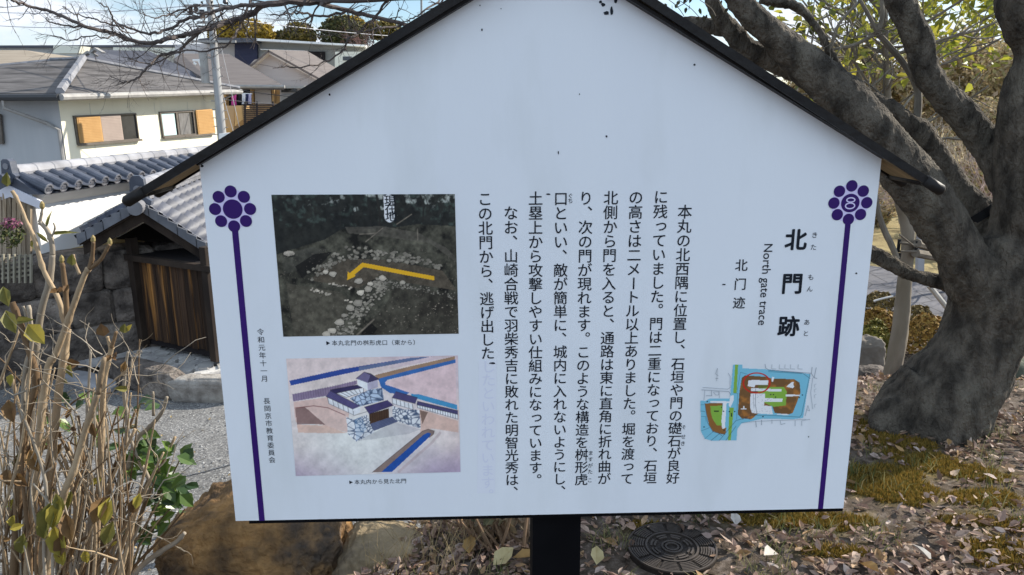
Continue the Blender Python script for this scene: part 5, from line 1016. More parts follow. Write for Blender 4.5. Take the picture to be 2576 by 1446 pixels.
def ringband(c, ax, r, wd, mat, par, nm): mb = MB(); ax = ax.normalized(); mb.tube([c - ax * wd, c - ax * wd * .98, c + ax * wd * .98, c + ax * wd], [r * .96, r, r, r * .96], 24); return mb.build(nm, mat, par, False)
ringband(P(2462, 538, YB + .21), P(2415, 478, YB + .25) - P(2470, 548, YB + .2), .095, .02, M('black strap', (.008, .008, .009), rough=.6), big, 'strap')

# slender propped tree
st = G(2252, 955, gz(1.95, 5.2)); YS = 5.2
slim = thing('slender_tree', P(2243, 950, YS), 'slim straight pale-barked tree held by a wooden prop frame, behind the big trunk', 'tree')
mb = MB(); limb(mb, [(2236, 985, YS, 24), (2246, 927, YS, 21), (2265, 816, YS, 20), (2275, 703, YS, 17), (2283, 616, YS, 16), (2280, 560, YS, 17), (2262, 500, YS, 14), (2240, 400, YS + .05, 11), (2231, 225, YS + .1, 9), (2226, 125, YS + .1, 8), (2224, -60, YS + .1, 7)], 14, 6, .14, 21)
limb(mb, [(2282, 600, YS, 11), (2296, 570, YS, 9), (2300, 540, YS, 8)], 8, 4, .1, 22)
mb.build('trunk', M('pale smooth bark', (.17, .14, .10), (.27, .23, .18), 7, .9, .6, 24, st=(1, 1, .3), c3=(.09, .075, .06), s3=2.4, lo3=.52, hi3=.62), slim, True)
mb = MB(); limb(mb, [(2256, 650, YS - .1, 7), (2240, 612, YS - .1, 8), (2226, 584, YS - .1, 8), (2209, 534, YS - .1, 7), (2195, 450, YS - .1, 6)], 8, 4, .1, 23)
rg = random.Random(31)
for q in ((2231, 225), (2226, 120), (2224, 30), (2236, 330)):
    for _ in range(7): twig(mb, P(q[0], q[1] + rg.uniform(-40, 40), YS + .1), Vector((rg.uniform(-1, 1), rg.uniform(-1, 1), rg.uniform(0, .9))), .7, .012, 2, rg, .5, .3, 4, (2, 3), 4, .65)
mb.build('branches', bark_w, slim)
mb = MB(); lf = M('sunlit yellow green leaf', (.2, .22, .03), ramp=[(.14, .17, .02), (.30, .31, .035), (.50, .44, .06), (.18, .22, .03), (.36, .35, .05)], rough=.5, spec=.4, tr=.5)
for _ in range(95):
    c = P(rg.uniform(2020, 2330), rg.uniform(-130, 190), YS + rg.uniform(-.5, 1.1)); spray(c, rg.randint(3, 7), .12, .085, rg, .7)
for _ in range(210):
    c = P(rg.uniform(2330, 2640), rg.triangular(-160, 170, -20), YS + rg.uniform(.3, 3.0)); spray(c, rg.randint(3, 7), .14, .10, rg, .7)
mb.build('foliage', lf, slim)
prop = thing('tree_prop', P(2260, 700, YS - .1), 'wooden prop rails with black bands around the slim tree', 'tree prop')
for a in ((2262, 636, 2257, 668), (2306, 606, 2302, 634), (2262, 602, 2258, 634)):
    mb = MB(); mb.tube([P(a[0], a[1], YS - .08), P(a[2], a[3], YS - .08)], .011, 6); mb.build('band', M('black strap', None), prop)
woodp = M('grey prop wood', (.13, .11, .085), (.20, .17, .135), 6, .9, .3, 30)
for a, y0, y1, r_ in (((2262, 610, 2306, 617), YS - .09, YS - .09, .009), ((2264, 632, 2304, 632), YS - .09, YS - .09, .008), ((2306, 612, 2344, 624), YS - .09, YS + .3, .03), ((2302, 636, 2352, 646), YS - .09, YS + .3, .03), ((2262, 590, 2300, 620), YS - .2, YS - .1, .006)):
    mb = MB(); mb.tube([P(a[0], a[1], y0), P(a[2], a[3], y1)], r_, 8); mb.build('rail', woodp, prop)
stake = MB(); stake.tube([P(2335, 716, YS + .2), P(2386, 780, YS + .3)], .02, 8); tag(stake.build('stake', M('pale stake', (.50, .48, .44), (.40, .38, .34), 8, .8)), 'pale slanting stake between the slim tree and the big trunk', 'stake')
gp = P(2316, 655, 13); mb = MB(); mb.prism([P(2308, 690, 13), P(2324, 690, 13), P(2326, 594, 13), P(2312, 588, 13)], (0, .1, 0)); tag(mb.build('marker_post', M('pale grey post', (.36, .36, .37), (.30, .30, .31), 5, .9)), 'pale grey marker post on the lawn behind the wooden prop', 'post')

# clipped azaleas, rocks, paved way, lawn
hedge_leaf = [M('bronze azalea leaf', (.1, .06, .02), ramp=[(.08, .045, .016), (.27, .15, .035), (.40, .23, .055), (.18, .14, .03)], rough=.7), M('olive azalea leaf', (.1, .1, .02), ramp=[(.05, .055, .014), (.15, .14, .028), (.28, .24, .045), (.20, .14, .035)], rough=.7), M('brown azalea leaf', (.1, .06, .02), ramp=[(.06, .04, .016), (.17, .12, .04), (.26, .18, .06)], rough=.7)]
def dome(px, py, Y, rw, rh, m_, label, seed, n=2200):
    c = P(px, py, Y); k = mpp(c); rg = random.Random(seed); z0 = gz(c.x, c.y); t = thing('clipped_azalea', (c.x, c.y, z0), label, 'shrub', 'clipped azaleas'); mb = MB()
    H = max(c.z + rh * k - z0, rh * k); leafball(mb, Vector((c.x, c.y, z0 + H * .35)), rw * k, rw * k * .8, H * .65, n, .028, rg, .86, True); mb.build('foliage', m_, t)
    mb = MB()
    for i in range(5): twig(mb, Vector((c.x + rg.uniform(-.05, .05), c.y, z0 - .05)), Vector((rg.uniform(-1, 1), rg.uniform(-1, 1), 1.2)), H * .6, .018, 2, rg, .5)
    mb.build('stems', bark, t)
dome(2214, 762, 11.6, 44, 28, hedge_leaf[2], 'small brown clipped azalea with a white twig on it, nearest the paved way', 41, 1500)
dome(2205, 810, 10.2, 56, 34, hedge_leaf[0], 'bronze red clipped azalea in front of the brown one beside the sign edge', 42)
dome(2196, 855, 9.3, 46, 46, hedge_leaf[1], 'olive green clipped azalea touching the right edge of the sign', 43, 2600)
dome(2335, 835, 9.6, 66, 40, hedge_leaf[0], 'wide bronze clipped azalea between the slim tree and the big trunk', 44, 2800)
dome(2310, 790, 11.2, 34, 22, hedge_leaf[2], 'low brown azalea behind the wide bronze one', 45, 900)
tag(MB().tube(spline([P(2197, 757, 11.0), P(2222, 750, 11.0), P(2246, 745, 11.0)], 4), .014, 6).build('fallen_twig', M('bleached wood', (.6, .58, .55), rough=.8)), 'bleached white twig lying across the small brown azalea', 'twig')
pale_rock = M('pale rock', (.14, .12, .10), (.24, .21, .175), 4, .9, .5, 20, c3=(.18, .16, .14), s3=2)
def boulder(px, py, Y, rx, rz, ry, mat, label, seed, amp=.25, sub=5, name='rock', sink=.25):
    c = P(px, py, Y); k = mpp(c); mb = MB(); rock(mb, c, (Vector((rx * k, 0, 0)), Vector((0, ry * k, 0)), Vector((0, 0, rz * k))), rng, seed, sub, amp); o = mb.build(name, mat, None, True); return tag(o, label, 'rock', 'garden rocks')
boulder(2172, 902, 6.4, 46, 62, 40, pale_rock, 'pale upright rock half hidden by the right edge of the sign', 2.2)
boulder(2192, 955, 5.6, 52, 34, 40, stone_d, 'low dark rock left of the foot of the slim tree', 4.4)
boulder(2530, 985, 4.6, 70, 90, 60, M('mossy rock', (.07, .085, .06), (.13, .13, .105), 4, .95, .6, 20, c3=(.05, .10, .06), s3=2), 'mossy grey green rock at the right edge behind the big trunk', 7.1)
boulder(2290, 952, 6.0, 60, 16, 50, stone_d, 'flat grey stone between the slim tree and the big trunk', 8.3)
# paved way: slabs with joints
wayc = [G(px, py, -1.8) for px, py in ((1900, 700), (2050, 716), (2150, 722), (2250, 735), (2370, 762), (2520, 800), (2800, 860))]
wp = spline(wayc, 6); mb = MB(); L_w, R_w = [], []
for i in range(len(wp)):
    d = wp[min(i + 1, len(wp) - 1)] - wp[max(i - 1, 0)]; n = Vector((-d.y, d.x, 0)).normalized(); L_w.append(wp[i] - n * 1.6); R_w.append(wp[i] + n * 1.9)
for i in range(len(wp) - 1):
    for k in range(4):
        q = [L_w[i].lerp(R_w[i], k / 4), L_w[i + 1].lerp(R_w[i + 1], k / 4), L_w[i + 1].lerp(R_w[i + 1], (k + 1) / 4), L_w[i].lerp(R_w[i], (k + 1) / 4)]; mb.face([Vector((v.x, v.y, gz(v.x, v.y) + .03)) for v in q])
pm = M('worn paving', (.10, .098, .105), (.165, .16, .17), 1.4, .9, .3, 30, lo=.3, hi=.7); nt = pm.node_tree; b = nt.nodes['Principled BSDF']
vo = N(nt, 'ShaderNodeTexVoronoi', feature='DISTANCE_TO_EDGE'); vo.inputs['Scale'].default_value = 1.6; tcn = N(nt, 'ShaderNodeTexCoord'); nt.links.new(tcn.outputs['Object'], vo.inputs['Vector']); mr = N(nt, 'ShaderNodeMapRange'); mr.inputs[1].default_value = .0; mr.inputs[2].default_value = .035; mr.inputs[3].default_value = .35; mr.inputs[4].default_value = 1
nt.links.new(vo.outputs['Distance'], mr.inputs[0]); hs = N(nt, 'ShaderNodeHueSaturation'); src = b.inputs['Base Color'].links[0].from_socket; nt.links.new(src, hs.inputs['Color']); nt.links.new(mr.outputs[0], hs.inputs['Value']); nt.links.new(hs.outputs[0], b.inputs['Base Color'])
tag(mb.build('paved_path', pm), kind='structure')
# bare shrubs and trees of the park behind
tw_m = [M('pinkish bare twigs', (.30, .20, .165), (.42, .31, .26), 3, .9), M('tan bare twigs', (.40, .31, .20), (.52, .42, .28), 3, .9), M('grey bare twigs', (.24, .215, .19), (.33, .30, .27), 3, .9)]
def bare(px, Y, hpx, m_, label, seed, n=9, L_=None, rad=.035, dep=4, name='bare_tree'):
    g0 = P(px, 400, Y); z0 = gz(g0.x, Y); rg = random.Random(seed); t = thing(name, (g0.x, Y, z0), label, 'tree', 'bare trees of the park'); top = P(px, hpx, Y).z; H = top - z0; mb = MB(); b0 = Vector((g0.x, Y, z0 - .05)); b1 = b0 + Vector((rg.uniform(-.2, .2), 0, H * .3)); mb.tube([b0, b0.lerp(b1, .5) + rv(rg, .04), b1], [rad * 1.6, rad * 1.3, rad], 7); mb.build('trunk', m_, t)
    mb = MB()
    for i in range(n): twig(mb, b0.lerp(b1, rg.uniform(.5, 1)), Vector((rg.uniform(-1, 1), rg.uniform(-.8, .8), rg.uniform(.5, 1.4))), H * .34, rad * .55, dep, rg, .5, .25, 3, (2, 3), 4, .72)
    mb.build('branches', m_, t)
for i, (px, Y, h, mi, lab) in enumerate(((2440, 13, 180, 0, 'pinkish bare tree seen between the two right limbs'), (2500, 17, 150, 1, 'tan bare tree near the right-hand trunk'), (2380, 20, 190, 2, 'grey bare tree further back between the limbs'), (2190, 18, 210, 2, 'grey bare tree seen above the right end of the sign roof'), (2290, 24, 200, 1, 'tan bare tree far behind the slim tree'), (2100, 22, 190, 1, 'tan bare tree just above the sign roof slope'), (2560, 15, 200, 0, 'pinkish bare tree at the right edge'), (2240, 30, 230, 0, 'pinkish bare tree farthest behind the slim tree'))):
    bare(px, Y, h, tw_m[mi], lab, 50 + i)
shrub_m = M('mixed winter scrub', (.2, .15, .07), ramp=[(.17, .14, .06), (.40, .29, .15), (.52, .41, .24), (.28, .26, .10), (.46, .33, .25)], rough=.8, tr=.3)
def scrub(px, py, Y, rw, rh, label, seed, mat=shrub_m, n=1600, sz=.05):
    c = P(px, py, Y); k = mpp(c); z0 = gz(c.x, c.y); rg = random.Random(seed); t = thing('shrub', (c.x, c.y, z0), label, 'shrub', 'scrub of the park'); mb = MB(); leafball(mb, c, rw * k, rw * k * .7, rh * k, n, sz, rg, .55)
    for i in range(8): d = rv(rg).normalized(); leafball(mb, c + Vector((d.x * rw * k * .8, d.y * .3, d.z * rh * k * .7)), rw * k * .4, rw * k * .3, rh * k * .45, n // 8, sz, rg, .5)
    mb.build('foliage', mat, t); mb = MB()
    for i in range(6): twig(mb, Vector((c.x + rg.uniform(-.3, .3), c.y, z0 - .05)), Vector((rg.uniform(-.7, .7), rg.uniform(-.5, .5), 1.3)), max(.4, (c.z - z0) * .9), .04, 2, rg, .4)
    mb.build('stems', bark_w, t)
green_m = M('park evergreen', (.1, .1, .02), ramp=[(.04, .055, .015), (.10, .12, .03), (.17, .18, .04)], rough=.6, tr=.2)
scrub(2310, 395, 22, 46, 34, 'bright green bush behind the bend of the grey limb', 71, green_m, 1500)
scrub(2440, 470, 17, 80, 60, 'tan scrub between the two right limbs', 72); scrub(2470, 330, 26, 90, 80, 'yellowish scrub behind the pinkish bare tree', 73, sz=.08); scrub(2200, 520, 20, 60, 50, 'brown scrub left of the slim tree', 74); scrub(2330, 560, 24, 70, 50, 'ochre scrub behind the marker post', 75, sz=.07); scrub(2180, 330, 34, 110, 70, 'wide grey brown scrub above the sign roof slope', 76, sz=.11, n=2400); scrub(2400, 200, 44, 170, 120, 'long far belt of brown wood behind the limbs', 77, sz=.16, n=5000); scrub(2120, 215, 46, 150, 105, 'far belt of grey brown wood behind the crooked limb', 78, sz=.16, n=4200); scrub(2580, 210, 40, 130, 120, 'far yellowish brown wood at the right edge', 82, sz=.15, n=3600); scrub(2560, 420, 20, 90, 90, 'tan scrub at the far right edge', 79)
scrub(2190, 470, 30, 40, 20, 'low dull green bush under the sign roof end', 81, green_m, 700)
# white car glimpsed far off
cp = P(2278, 300, 40); car = thing('parked_car', (cp.x, 40, gz(cp.x, 40)), 'white car parked far off, glimpsed between the limbs', 'car'); cz = gz(cp.x, 40); mb = MB()
prof = [(-2.0, .35), (2.0, .35), (2.05, .75), (1.6, .95), (1.0, 1.42), (-.9, 1.48), (-1.7, 1.0), (-2.05, .9)]; mb.prism([Vector((cp.x + a, 39.2, cz + b)) for a, b in prof], (0, 1.6, 0)); mb.build('body', M('white car paint', (.8, .8, .8), rough=.25, spec=.5), car)
mb = MB(); mb.prism([Vector((cp.x + a, 39.18, cz + b)) for a, b in ((-1.5, 1.0), (1.35, 1.0), (.92, 1.36), (-.85, 1.4))], (0, .02, 0)); mb.build('window', glass, car)
for x in (-1.25, 1.3): mb = MB(); mb.tube([Vector((cp.x + x, 39.15, cz + .32)), Vector((cp.x + x, 39.4, cz + .32))], .32, 16); mb.build('wheel', black_paint, car)
# ------------------------------------------------------------------ near: boulders, litter, manhole, dry hydrangea, overhanging branch
ochre_rock = M('rusty boulder', (.085, .055, .032), (.38, .215, .085), 10, .95, 1.0, 36, c3=(.075, .058, .045), s3=3.4, lo3=.50, hi3=.60, bdist=.03, detail=11, lo=.34, hi=.64)
tan_rock = M('smooth tan boulder', (.19, .145, .085), (.34, .26, .16), 6, .95, .8, 30, c3=(.085, .07, .055), s3=4.2, lo3=.52, hi3=.66)
def bould(px0, px1, pyt, Y, zbase, dp, mat, label, seed, amp, lean=0.):
    a, b = P(px0, 1400, Y), P(px1, 1400, Y); top = P((px0 + px1) / 2, pyt, Y).z; c = Vector(((a.x + b.x) / 2, Y, (top + zbase) / 2)); mb = MB()
    rock(mb, c, (Vector(((b.x - a.x) / 2, 0, lean)), Vector((0, dp, 0)), Vector((0, 0, (top - zbase) / 2))), rng, seed, 6, amp, .62); tag(mb.build('boulder', mat, None, True), label, 'rock', 'edging boulders')
bould(405, 872, 1262, 2.5, -.62, .27, ochre_rock, 'large rust-brown boulder below the lower left corner of the sign', 13.4, .26, .03)
bould(838, 1095, 1362, 2.42, -.42, .22, tan_rock, 'low smooth tan boulder right of the rust-brown one', 17.9, .16, -.03)
# manhole cover
mc = G(1690, 1375, .012); mh = thing('manhole_cover', (mc.x, mc.y, 0), 'round ribbed cast iron manhole cover lying among the dead leaves', 'manhole cover'); iron = M('cast iron', (.014, .011, .009), (.032, .025, .02), 14, .7, .3, 60, spec=.25)
Rm = .5 * 222 * mpp(mc); mcz = gz(mc.x, mc.y) + .014; mcv = Vector((mc.x, mc.y, mcz)); mb = MB(); mb.tube([mcv + Vector((0, 0, -.05)), mcv, ], [Rm, Rm], 64); mb.build('cover_plate', iron, mh)
def arc(mb, r0, r1, t0, t1, z, h, n):
    for i in range(n):
        a, b = t0 + (t1 - t0) * i / n, t0 + (t1 - t0) * (i + 1) / n; q = [mcv + Vector((math.cos(t) * r, math.sin(t) * r, z)) for r, t in ((r0, a), (r1, a), (r1, b), (r0, b))]; mb.prism(q, (0, 0, h))
mb = MB(); 
for r0, r1 in ((.96, 1.0), (.555, .60)): arc(mb, Rm * r0, Rm * r1, 0, 2 * math.pi, .0005, .006, 60)
for k in range(6):
    r = .64 + k * .053
    for s in range(12): arc(mb, Rm * r, Rm * (r + .03), s * math.pi / 6 + .05, (s + 1) * math.pi / 6 - .05, .0005, .005, 4)
for k, r in enumerate((.44, .36, .20, .12)):
    if k < 2:
        for s in range(8): arc(mb, Rm * r, Rm * (r + .045), s * math.pi / 4 + .12, (s + 1) * math.pi / 4 - .12, .0005, .005, 4)
    else: arc(mb, Rm * r, Rm * (r + .04), 0, 2 * math.pi, .0005, .005, 30)
mb.build('ribs', M('worn iron', (.034, .027, .022), (.065, .052, .043), 20, .6, spec=.3), mh)
# dead leaves, moss and grass: things nobody could count
rg = random.Random(77); mb = MB()
def litter_ok(x, y, rg): return noise.noise(Vector((x * 1.6, y * 1.6, 2.2))) + .25 * noise.noise(Vector((x * 6, y * 6, 5))) + rg.uniform(-.35, .35)
cnt = 0
while cnt < 19000:
    t = rg.random(); y = 1.75 + 4.0 * t ** 1.3; x = rg.uniform(-.75, .75 + .8 * y)
    if y > edge_y(x) + (.3 if x < .6 else 2.2): continue
    if litter_ok(x, y, rg) < -.02 and rg.random() < .8: continue
    if rg.random() < .93 * mossw(x, y): continue
    on_cover = (Vector((x, y, 0)) - Vector((mc.x, mc.y, 0))).length < Rm * .93
    if on_cover and rg.random() < (.97 if (Vector((x, y, 0)) - Vector((mc.x, mc.y, 0))).length < Rm * .72 else .72): continue
    p = Vector((x, y, gz(x, y) + rg.uniform(.002, .03))); L_ = .043 * rg.uniform(.5, 1.3); th = rg.uniform(0, 6.283); el_ = rg.gauss(0, .3); frag = rg.random() < .45; L_ *= .5 if frag else 1.05
    mb.leaf(p, Vector((math.cos(th), math.sin(th), el_)), Vector((rg.gauss(0, .6), rg.gauss(0, .6), 1)), L_, L_ * rg.uniform(.4, .62), rg.uniform(-.1, .5), rg.uniform(-.25, .35)); cnt += 1
lit = mb.build('fallen_leaves', M('dead leaf', (.2, .13, .09), ramp=[(.10, .06, .04), (.28, .18, .12), (.40, .285, .225), (.20, .12, .09), (.47, .36, .285), (.34, .21, .09), (.19, .12, .105), (.55, .45, .385)], rough=.75, c2=(.12, .08, .06), scale=40, lo=.5, hi=.75, tr=.1)); tag(lit, 'dead brown and pale leaves strewn over the mossy ground', 'leaf litter', kind='stuff')
mb = MB(); cnt = 0
while cnt < 24000:
    t = rg.random(); y = 1.75 + 3.4 * t ** 1.2; x = rg.uniform(-.75, .75 + .8 * y)
    if y > edge_y(x) + (.5 if x < .6 else 1.2): continue
    if mossw(x, y) < rg.uniform(.15, .8): continue
    if (Vector((x, y, 0)) - Vector((mc.x, mc.y, 0))).length < Rm * 1.02: continue
    p = Vector((x, y, gz(x, y) - .002)); h = rg.uniform(.008, .026); th = rg.uniform(0, 6.28); s = Vector((math.cos(th), math.sin(th), 0)) * .0042; tip = p + Vector((rg.gauss(0, .008), rg.gauss(0, .008), h)); mb.add([p - s, p + s, tip], [(0, 1, 2)]); cnt += 1
tag(mb.build('moss', M('golden moss', (.2, .14, .03), ramp=[(.08, .075, .016), (.22, .145, .028), (.36, .22, .045), (.14, .12, .024), (.30, .18, .04)], rough=.9, tr=.2)), 'golden and olive moss cushions between the dead leaves', 'moss', kind='stuff')
mb = MB()
for _ in range(130):
    y = rg.uniform(1.9, 4.4); x = rg.uniform(-.6, .7 + .75 * y)
    if y > edge_y(x) + .4 or (Vector((x, y, 0)) - Vector((mc.x, mc.y, 0))).length < Rm * 1.05: continue
    for _ in range(rg.randint(10, 34)):
        p = Vector((x + rg.gauss(0, .035), y + rg.gauss(0, .035), 0)); p.z = gz(p.x, p.y) - .003; h = rg.uniform(.03, .085); dx = Vector((rg.gauss(0, .03), rg.gauss(0, .03), 0)); s = Vector((rg.uniform(-1, 1), rg.uniform(-1, 1), 0)).normalized() * .0016
        m1 = p + dx * .4 + Vector((0, 0, h * .7)); tip = p + dx * 1.3 + Vector((0, 0, h)); mb.add([p - s, p + s, m1 + s * .8, m1 - s * .8, tip], [(0, 1, 2, 3), (3, 2, 4)])
tag(mb.build('grass_tufts', M('thin grass', (.1, .12, .03), ramp=[(.05, .07, .02), (.13, .15, .05), (.28, .24, .11), (.09, .11, .03), (.22, .18, .09)], rough=.7, tr=.3)), 'thin green and straw grass tufts poking through the dead leaves', 'grass', kind='stuff')
mb = MB()
for _ in range(260):      # dry grass around and over the boulders
    q = P(rg.uniform(560, 1180), rg.uniform(1380, 1450), rg.uniform(2.2, 2.6)); q.z = min(gz(q.x, q.y), .0) - .01; h = rg.uniform(.08, .26); d = Vector((rg.gauss(0, .35), rg.gauss(0, .3), 1)); mb.tube([q, q + d * h * .5, q + d * h + Vector((rg.gauss(0, .03), 0, -.01))], [.0011, .0009, .0004], 3, cap=False)
for _ in range(220):
    q = G(rg.uniform(160, 1000), rg.uniform(1020, 1440), -1.68); q.z = gz(q.x, q.y) + .006
    if q.z < -1.4: mb.leaf(q, Vector((rg.gauss(0, 1), rg.gauss(0, 1), .1)), Vector((rg.gauss(0, .4), rg.gauss(0, .4), 1)), rg.uniform(.02, .05), rg.uniform(.012, .025), .2, .15)
tag(mb.build('dry_grass', M('straw', (.3, .22, .1), ramp=[(.22, .16, .08), (.38, .29, .15), (.16, .12, .06)], rough=.8)), 'straw blades standing around the boulders and stray bits on the gravel', 'dry grass', kind='stuff')
# a few larger leaves that catch the eye
def big_leaf(px, py, L_, mat, label, seed, name='dry_leaf', th=None):
    r = random.Random(seed); g = G(px, py, .02); g.z = gz(g.x, g.y) + .03; mb = MB(); t = th if th is not None else r.uniform(0, 6.28); mb.leaf(g, Vector((math.cos(t), math.sin(t), .12)), Vector((r.gauss(0, .3), r.gauss(0, .3), 1)), L_, L_ * .6, .28, .12); o = mb.build(name, mat, None, False); tag(o, label, 'leaf', 'large dead leaves on the ground')
yl = M('pale yellow dead leaf', (.52, .44, .24), (.42, .34, .17), 30, .7, tr=.15); ol = M('orange dead leaf', (.40, .25, .09), (.30, .18, .07), 30, .7, tr=.15); wl = M('whitish dead leaf', (.50, .47, .42), (.40, .36, .32), 30, .7)
big_leaf(1240, 1425, .10, yl, 'large pale yellow leaf left of the post foot', 1); big_leaf(1290, 1405, .10, ol, 'orange brown leaf just left of the post', 2); big_leaf(1180, 1395, .09, ol, 'curled orange leaf between the tan boulder and the post', 3); big_leaf(1500, 1420, .085, yl, 'large straw yellow leaf right of the post', 4); big_leaf(1945, 1395, .08, wl, 'whitish leaf right of the manhole cover', 5); big_leaf(2160, 1425, .09, ol, 'orange leaf at the bottom right of the sign', 6); big_leaf(2340, 1425, .08, wl, 'whitish leaf at the lower right', 7); big_leaf(1850, 1330, .07, wl, 'grey white leaf behind the manhole cover', 8)
# dry stems right under the sign
hy_b = M('tan dry stem', (.27, .195, .12), (.40, .30, .19), 9, .85, .4, 60, st=(1, 1, .3), c3=(.16, .12, .08), s3=3, lo3=.55, hi3=.7); hy_g = M('grey dry stem', (.22, .185, .14), (.36, .31, .245), 6, .85, .2, 30, st=(1, 1, .3)); hy_d = M('brown dry stem', (.12, .075, .04), (.19, .125, .07), 6, .85, .2, 30)
ub = thing('dry_shrub', G(1270, 1390, 0), 'cut-back shrub of brown dry stems just behind the sign post', 'shrub'); mb = MB(); r = random.Random(5)
for i in range(34):
    b0 = G(r.uniform(1170, 1335), r.uniform(1350, 1395), 0); b0.z = gz(b0.x, b0.y) - .02; d = Vector((r.uniform(-1.0, .5), r.uniform(-.1, .7), r.uniform(.5, 1.2))); twig(mb, b0, d, r.uniform(.25, .5), r.uniform(.004, .0085), 1, r, .4, .2, 6, (0, 2), 5, .5)
mb.build('stems', M('reddish dry stem', (.16, .10, .06), (.26, .17, .10), 6, .85), ub)
mb = MB()
for i in range(26): q = G(r.uniform(1190, 1335), r.uniform(1335, 1395), 0); mb.leaf(q + Vector((0, 0, r.uniform(.02, .16))), rv(r), Vector((r.gauss(0, .5), r.gauss(0, .5), 1)), .07, .045, .3, .3)
mb.build('leaves', M('withered leaf', (.2, .14, .08), ramp=[(.20, .13, .08), (.34, .26, .18), (.07, .09, .04), (.28, .20, .12)], rough=.7, tr=.15), ub)

# ---- dry hydrangea at the lower left
hb_ = G(150, 1446, 0); YH = 1.85
hyd = thing('dry_hydrangea', (P(110, 1446, YH).x, YH, 0), 'dry hydrangea of tan leafless stems filling the lower left corner', 'shrub')
mt, mg, md = MB(), MB(), MB()
def stem(mbx, pts, r0, r1, Y0=YH, dY=0, n=8, nodes=True, seed=0):
    k = len(pts); ps = [P(a, b, Y0 + dY * i / max(1, k - 1)) for i, (a, b) in enumerate(pts)]; rs = [(r0 + (r1 - r0) * i / (k - 1)) * mpp(ps[i]) for i in range(k)]; pp, rr = spline(ps, 6), spline(rs, 6)
    if nodes: rr = [q * (1.28 if (i + seed) % 9 == 0 else 1) for i, q in enumerate(rr)]
    mbx.tube(pp, rr, n, rough=.12, seed=seed); return ps
stem(mt, [(95, 1560), (120, 1250), (147, 990), (164, 879), (170, 829)], 11, 8.5, seed=1); stem(md, [(170, 829), (165, 739), (160, 690), (156, 661)], 7, 5.5, seed=2)
stem(mt, [(60, 1560), (90, 1180), (118, 940), (140, 891), (172, 804), (212, 694), (225, 676)], 10, 6.5, YH - .05, 0, seed=3)
stem(md, [(225, 676), (232, 646), (235, 609)], 6, 4.5, YH - .05, seed=4); stem(md, [(225, 676), (250, 656), (265, 633), (275, 615)], 5, 4, YH - .05, seed=5)
stem(mt, [(235, 1580), (246, 1300), (255, 1100), (262, 961), (277, 890), (280, 875)], 8, 6, YH + .05, seed=6); stem(mt, [(279, 880), (274, 862), (270, 846)], 4.5, 3.5, YH + .05, seed=7); stem(md, [(280, 875), (288, 850), (292, 834)], 5, 3.6, YH + .05, seed=8)
stem(mg, [(60, 1500), (80, 1000), (100, 804), (125, 704), (132, 640)], 10, 7, YH + .1, seed=9); stem(mg, [(132, 640), (130, 610), (118, 578), (100, 559)], 6.5, 5.5, YH + .1, seed=10); stem(mg, [(100, 559), (104, 540), (107, 522)], 4.5, 2.5, YH + .1, seed=11); stem(mg, [(128, 600), (138, 575), (134, 560)], 2.5, 2, YH + .1, seed=12)
stem(mt, [(30, 480), (42, 499), (65, 554), (87, 602), (110, 680), (150, 760), (168, 850)], 4.5, 6.5, YH + .08, seed=13)
stem(mt, [(300, 980), (246, 990), (213, 1087), (187, 1177), (157, 1257), (120, 1420), (90, 1600)][1:], 7, 11, YH - .1, seed=14); stem(mt, [(246, 990), (262, 900), (300, 820)][:2], 7, 6, YH - .1, seed=15)
stem(md, [(30, 760), (60, 840), (90, 960), (60, 1100), (30, 1500)], 7, 10, YH, seed=16); stem(mg, [(72, 768), (80, 860), (60, 960), (60, 1130)], 4.5, 6, YH, seed=17); stem(mg, [(58, 770), (66, 800), (70, 860)], 3, 4, YH, seed=18)
stem(mt, [(200, 690), (188, 660), (185, 640)], 4, 3, YH - .05, seed=19); stem(mg, [(228, 880), (222, 1000), (218, 1130)], 3, 4, YH + .2, seed=20); stem(mg, [(322, 885), (316, 920), (312, 990), (320, 1080), (300, 1200)], 3, 6, YH + .25, seed=21)
r = random.Random(15)
for i in range(36):
    x0 = r.uniform(-120, 300); y1 = r.uniform(760, 1150) if x0 < 120 else r.uniform(1000, 1300); x1 = x0 * .5 + r.uniform(-50, 120); mbx = (mt, mg, md, mt)[i % 4]; stem(mbx, [(x0 * .7 + 20, 1620), (x0 * .75 + r.uniform(-20, 30), 1400), ((x0 + x1) / 2 + r.uniform(-26, 26), (1400 + y1) / 2), (x1, y1)], r.uniform(3.5, 7), r.uniform(2, 4), YH + r.uniform(-.15, .35), seed=i)
for i in range(30):
    x0 = r.uniform(150, 330); x1 = x0 + r.uniform(40, 150); y1 = r.uniform(1000, 1330); mbx = (mt, mg, md)[i % 3]; stem(mbx, [(x0 - 60, 1600), (x0, 1446), ((x0 + x1) / 2 + r.uniform(-15, 15), (1440 + y1) / 2), (x1, y1)], r.uniform(3.5, 7), r.uniform(1.6, 3.5), YH + r.uniform(0, .3), seed=i)
for q in (((550, 1288 / 1), (430, 1375), (340, 1480)),): pass
stem(mg, [(465, 1340), (440, 1365), (400, 1390), (340, 1440), (250, 1560)], 5, 8, YH + .15, seed=60); stem(mg, [(420, 998), (405, 1040), (372, 1078), (345, 1105), (320, 1180)], 4, 6.5, YH + .25, seed=61); stem(mg, [(385, 985), (386, 1045)], 2.5, 4, YH + .25, seed=62); stem(mg, [(318, 1072), (345, 1150), (370, 1195), (378, 1240), (330, 1290), (260, 1440)], 4, 6, YH + .22, seed=63)
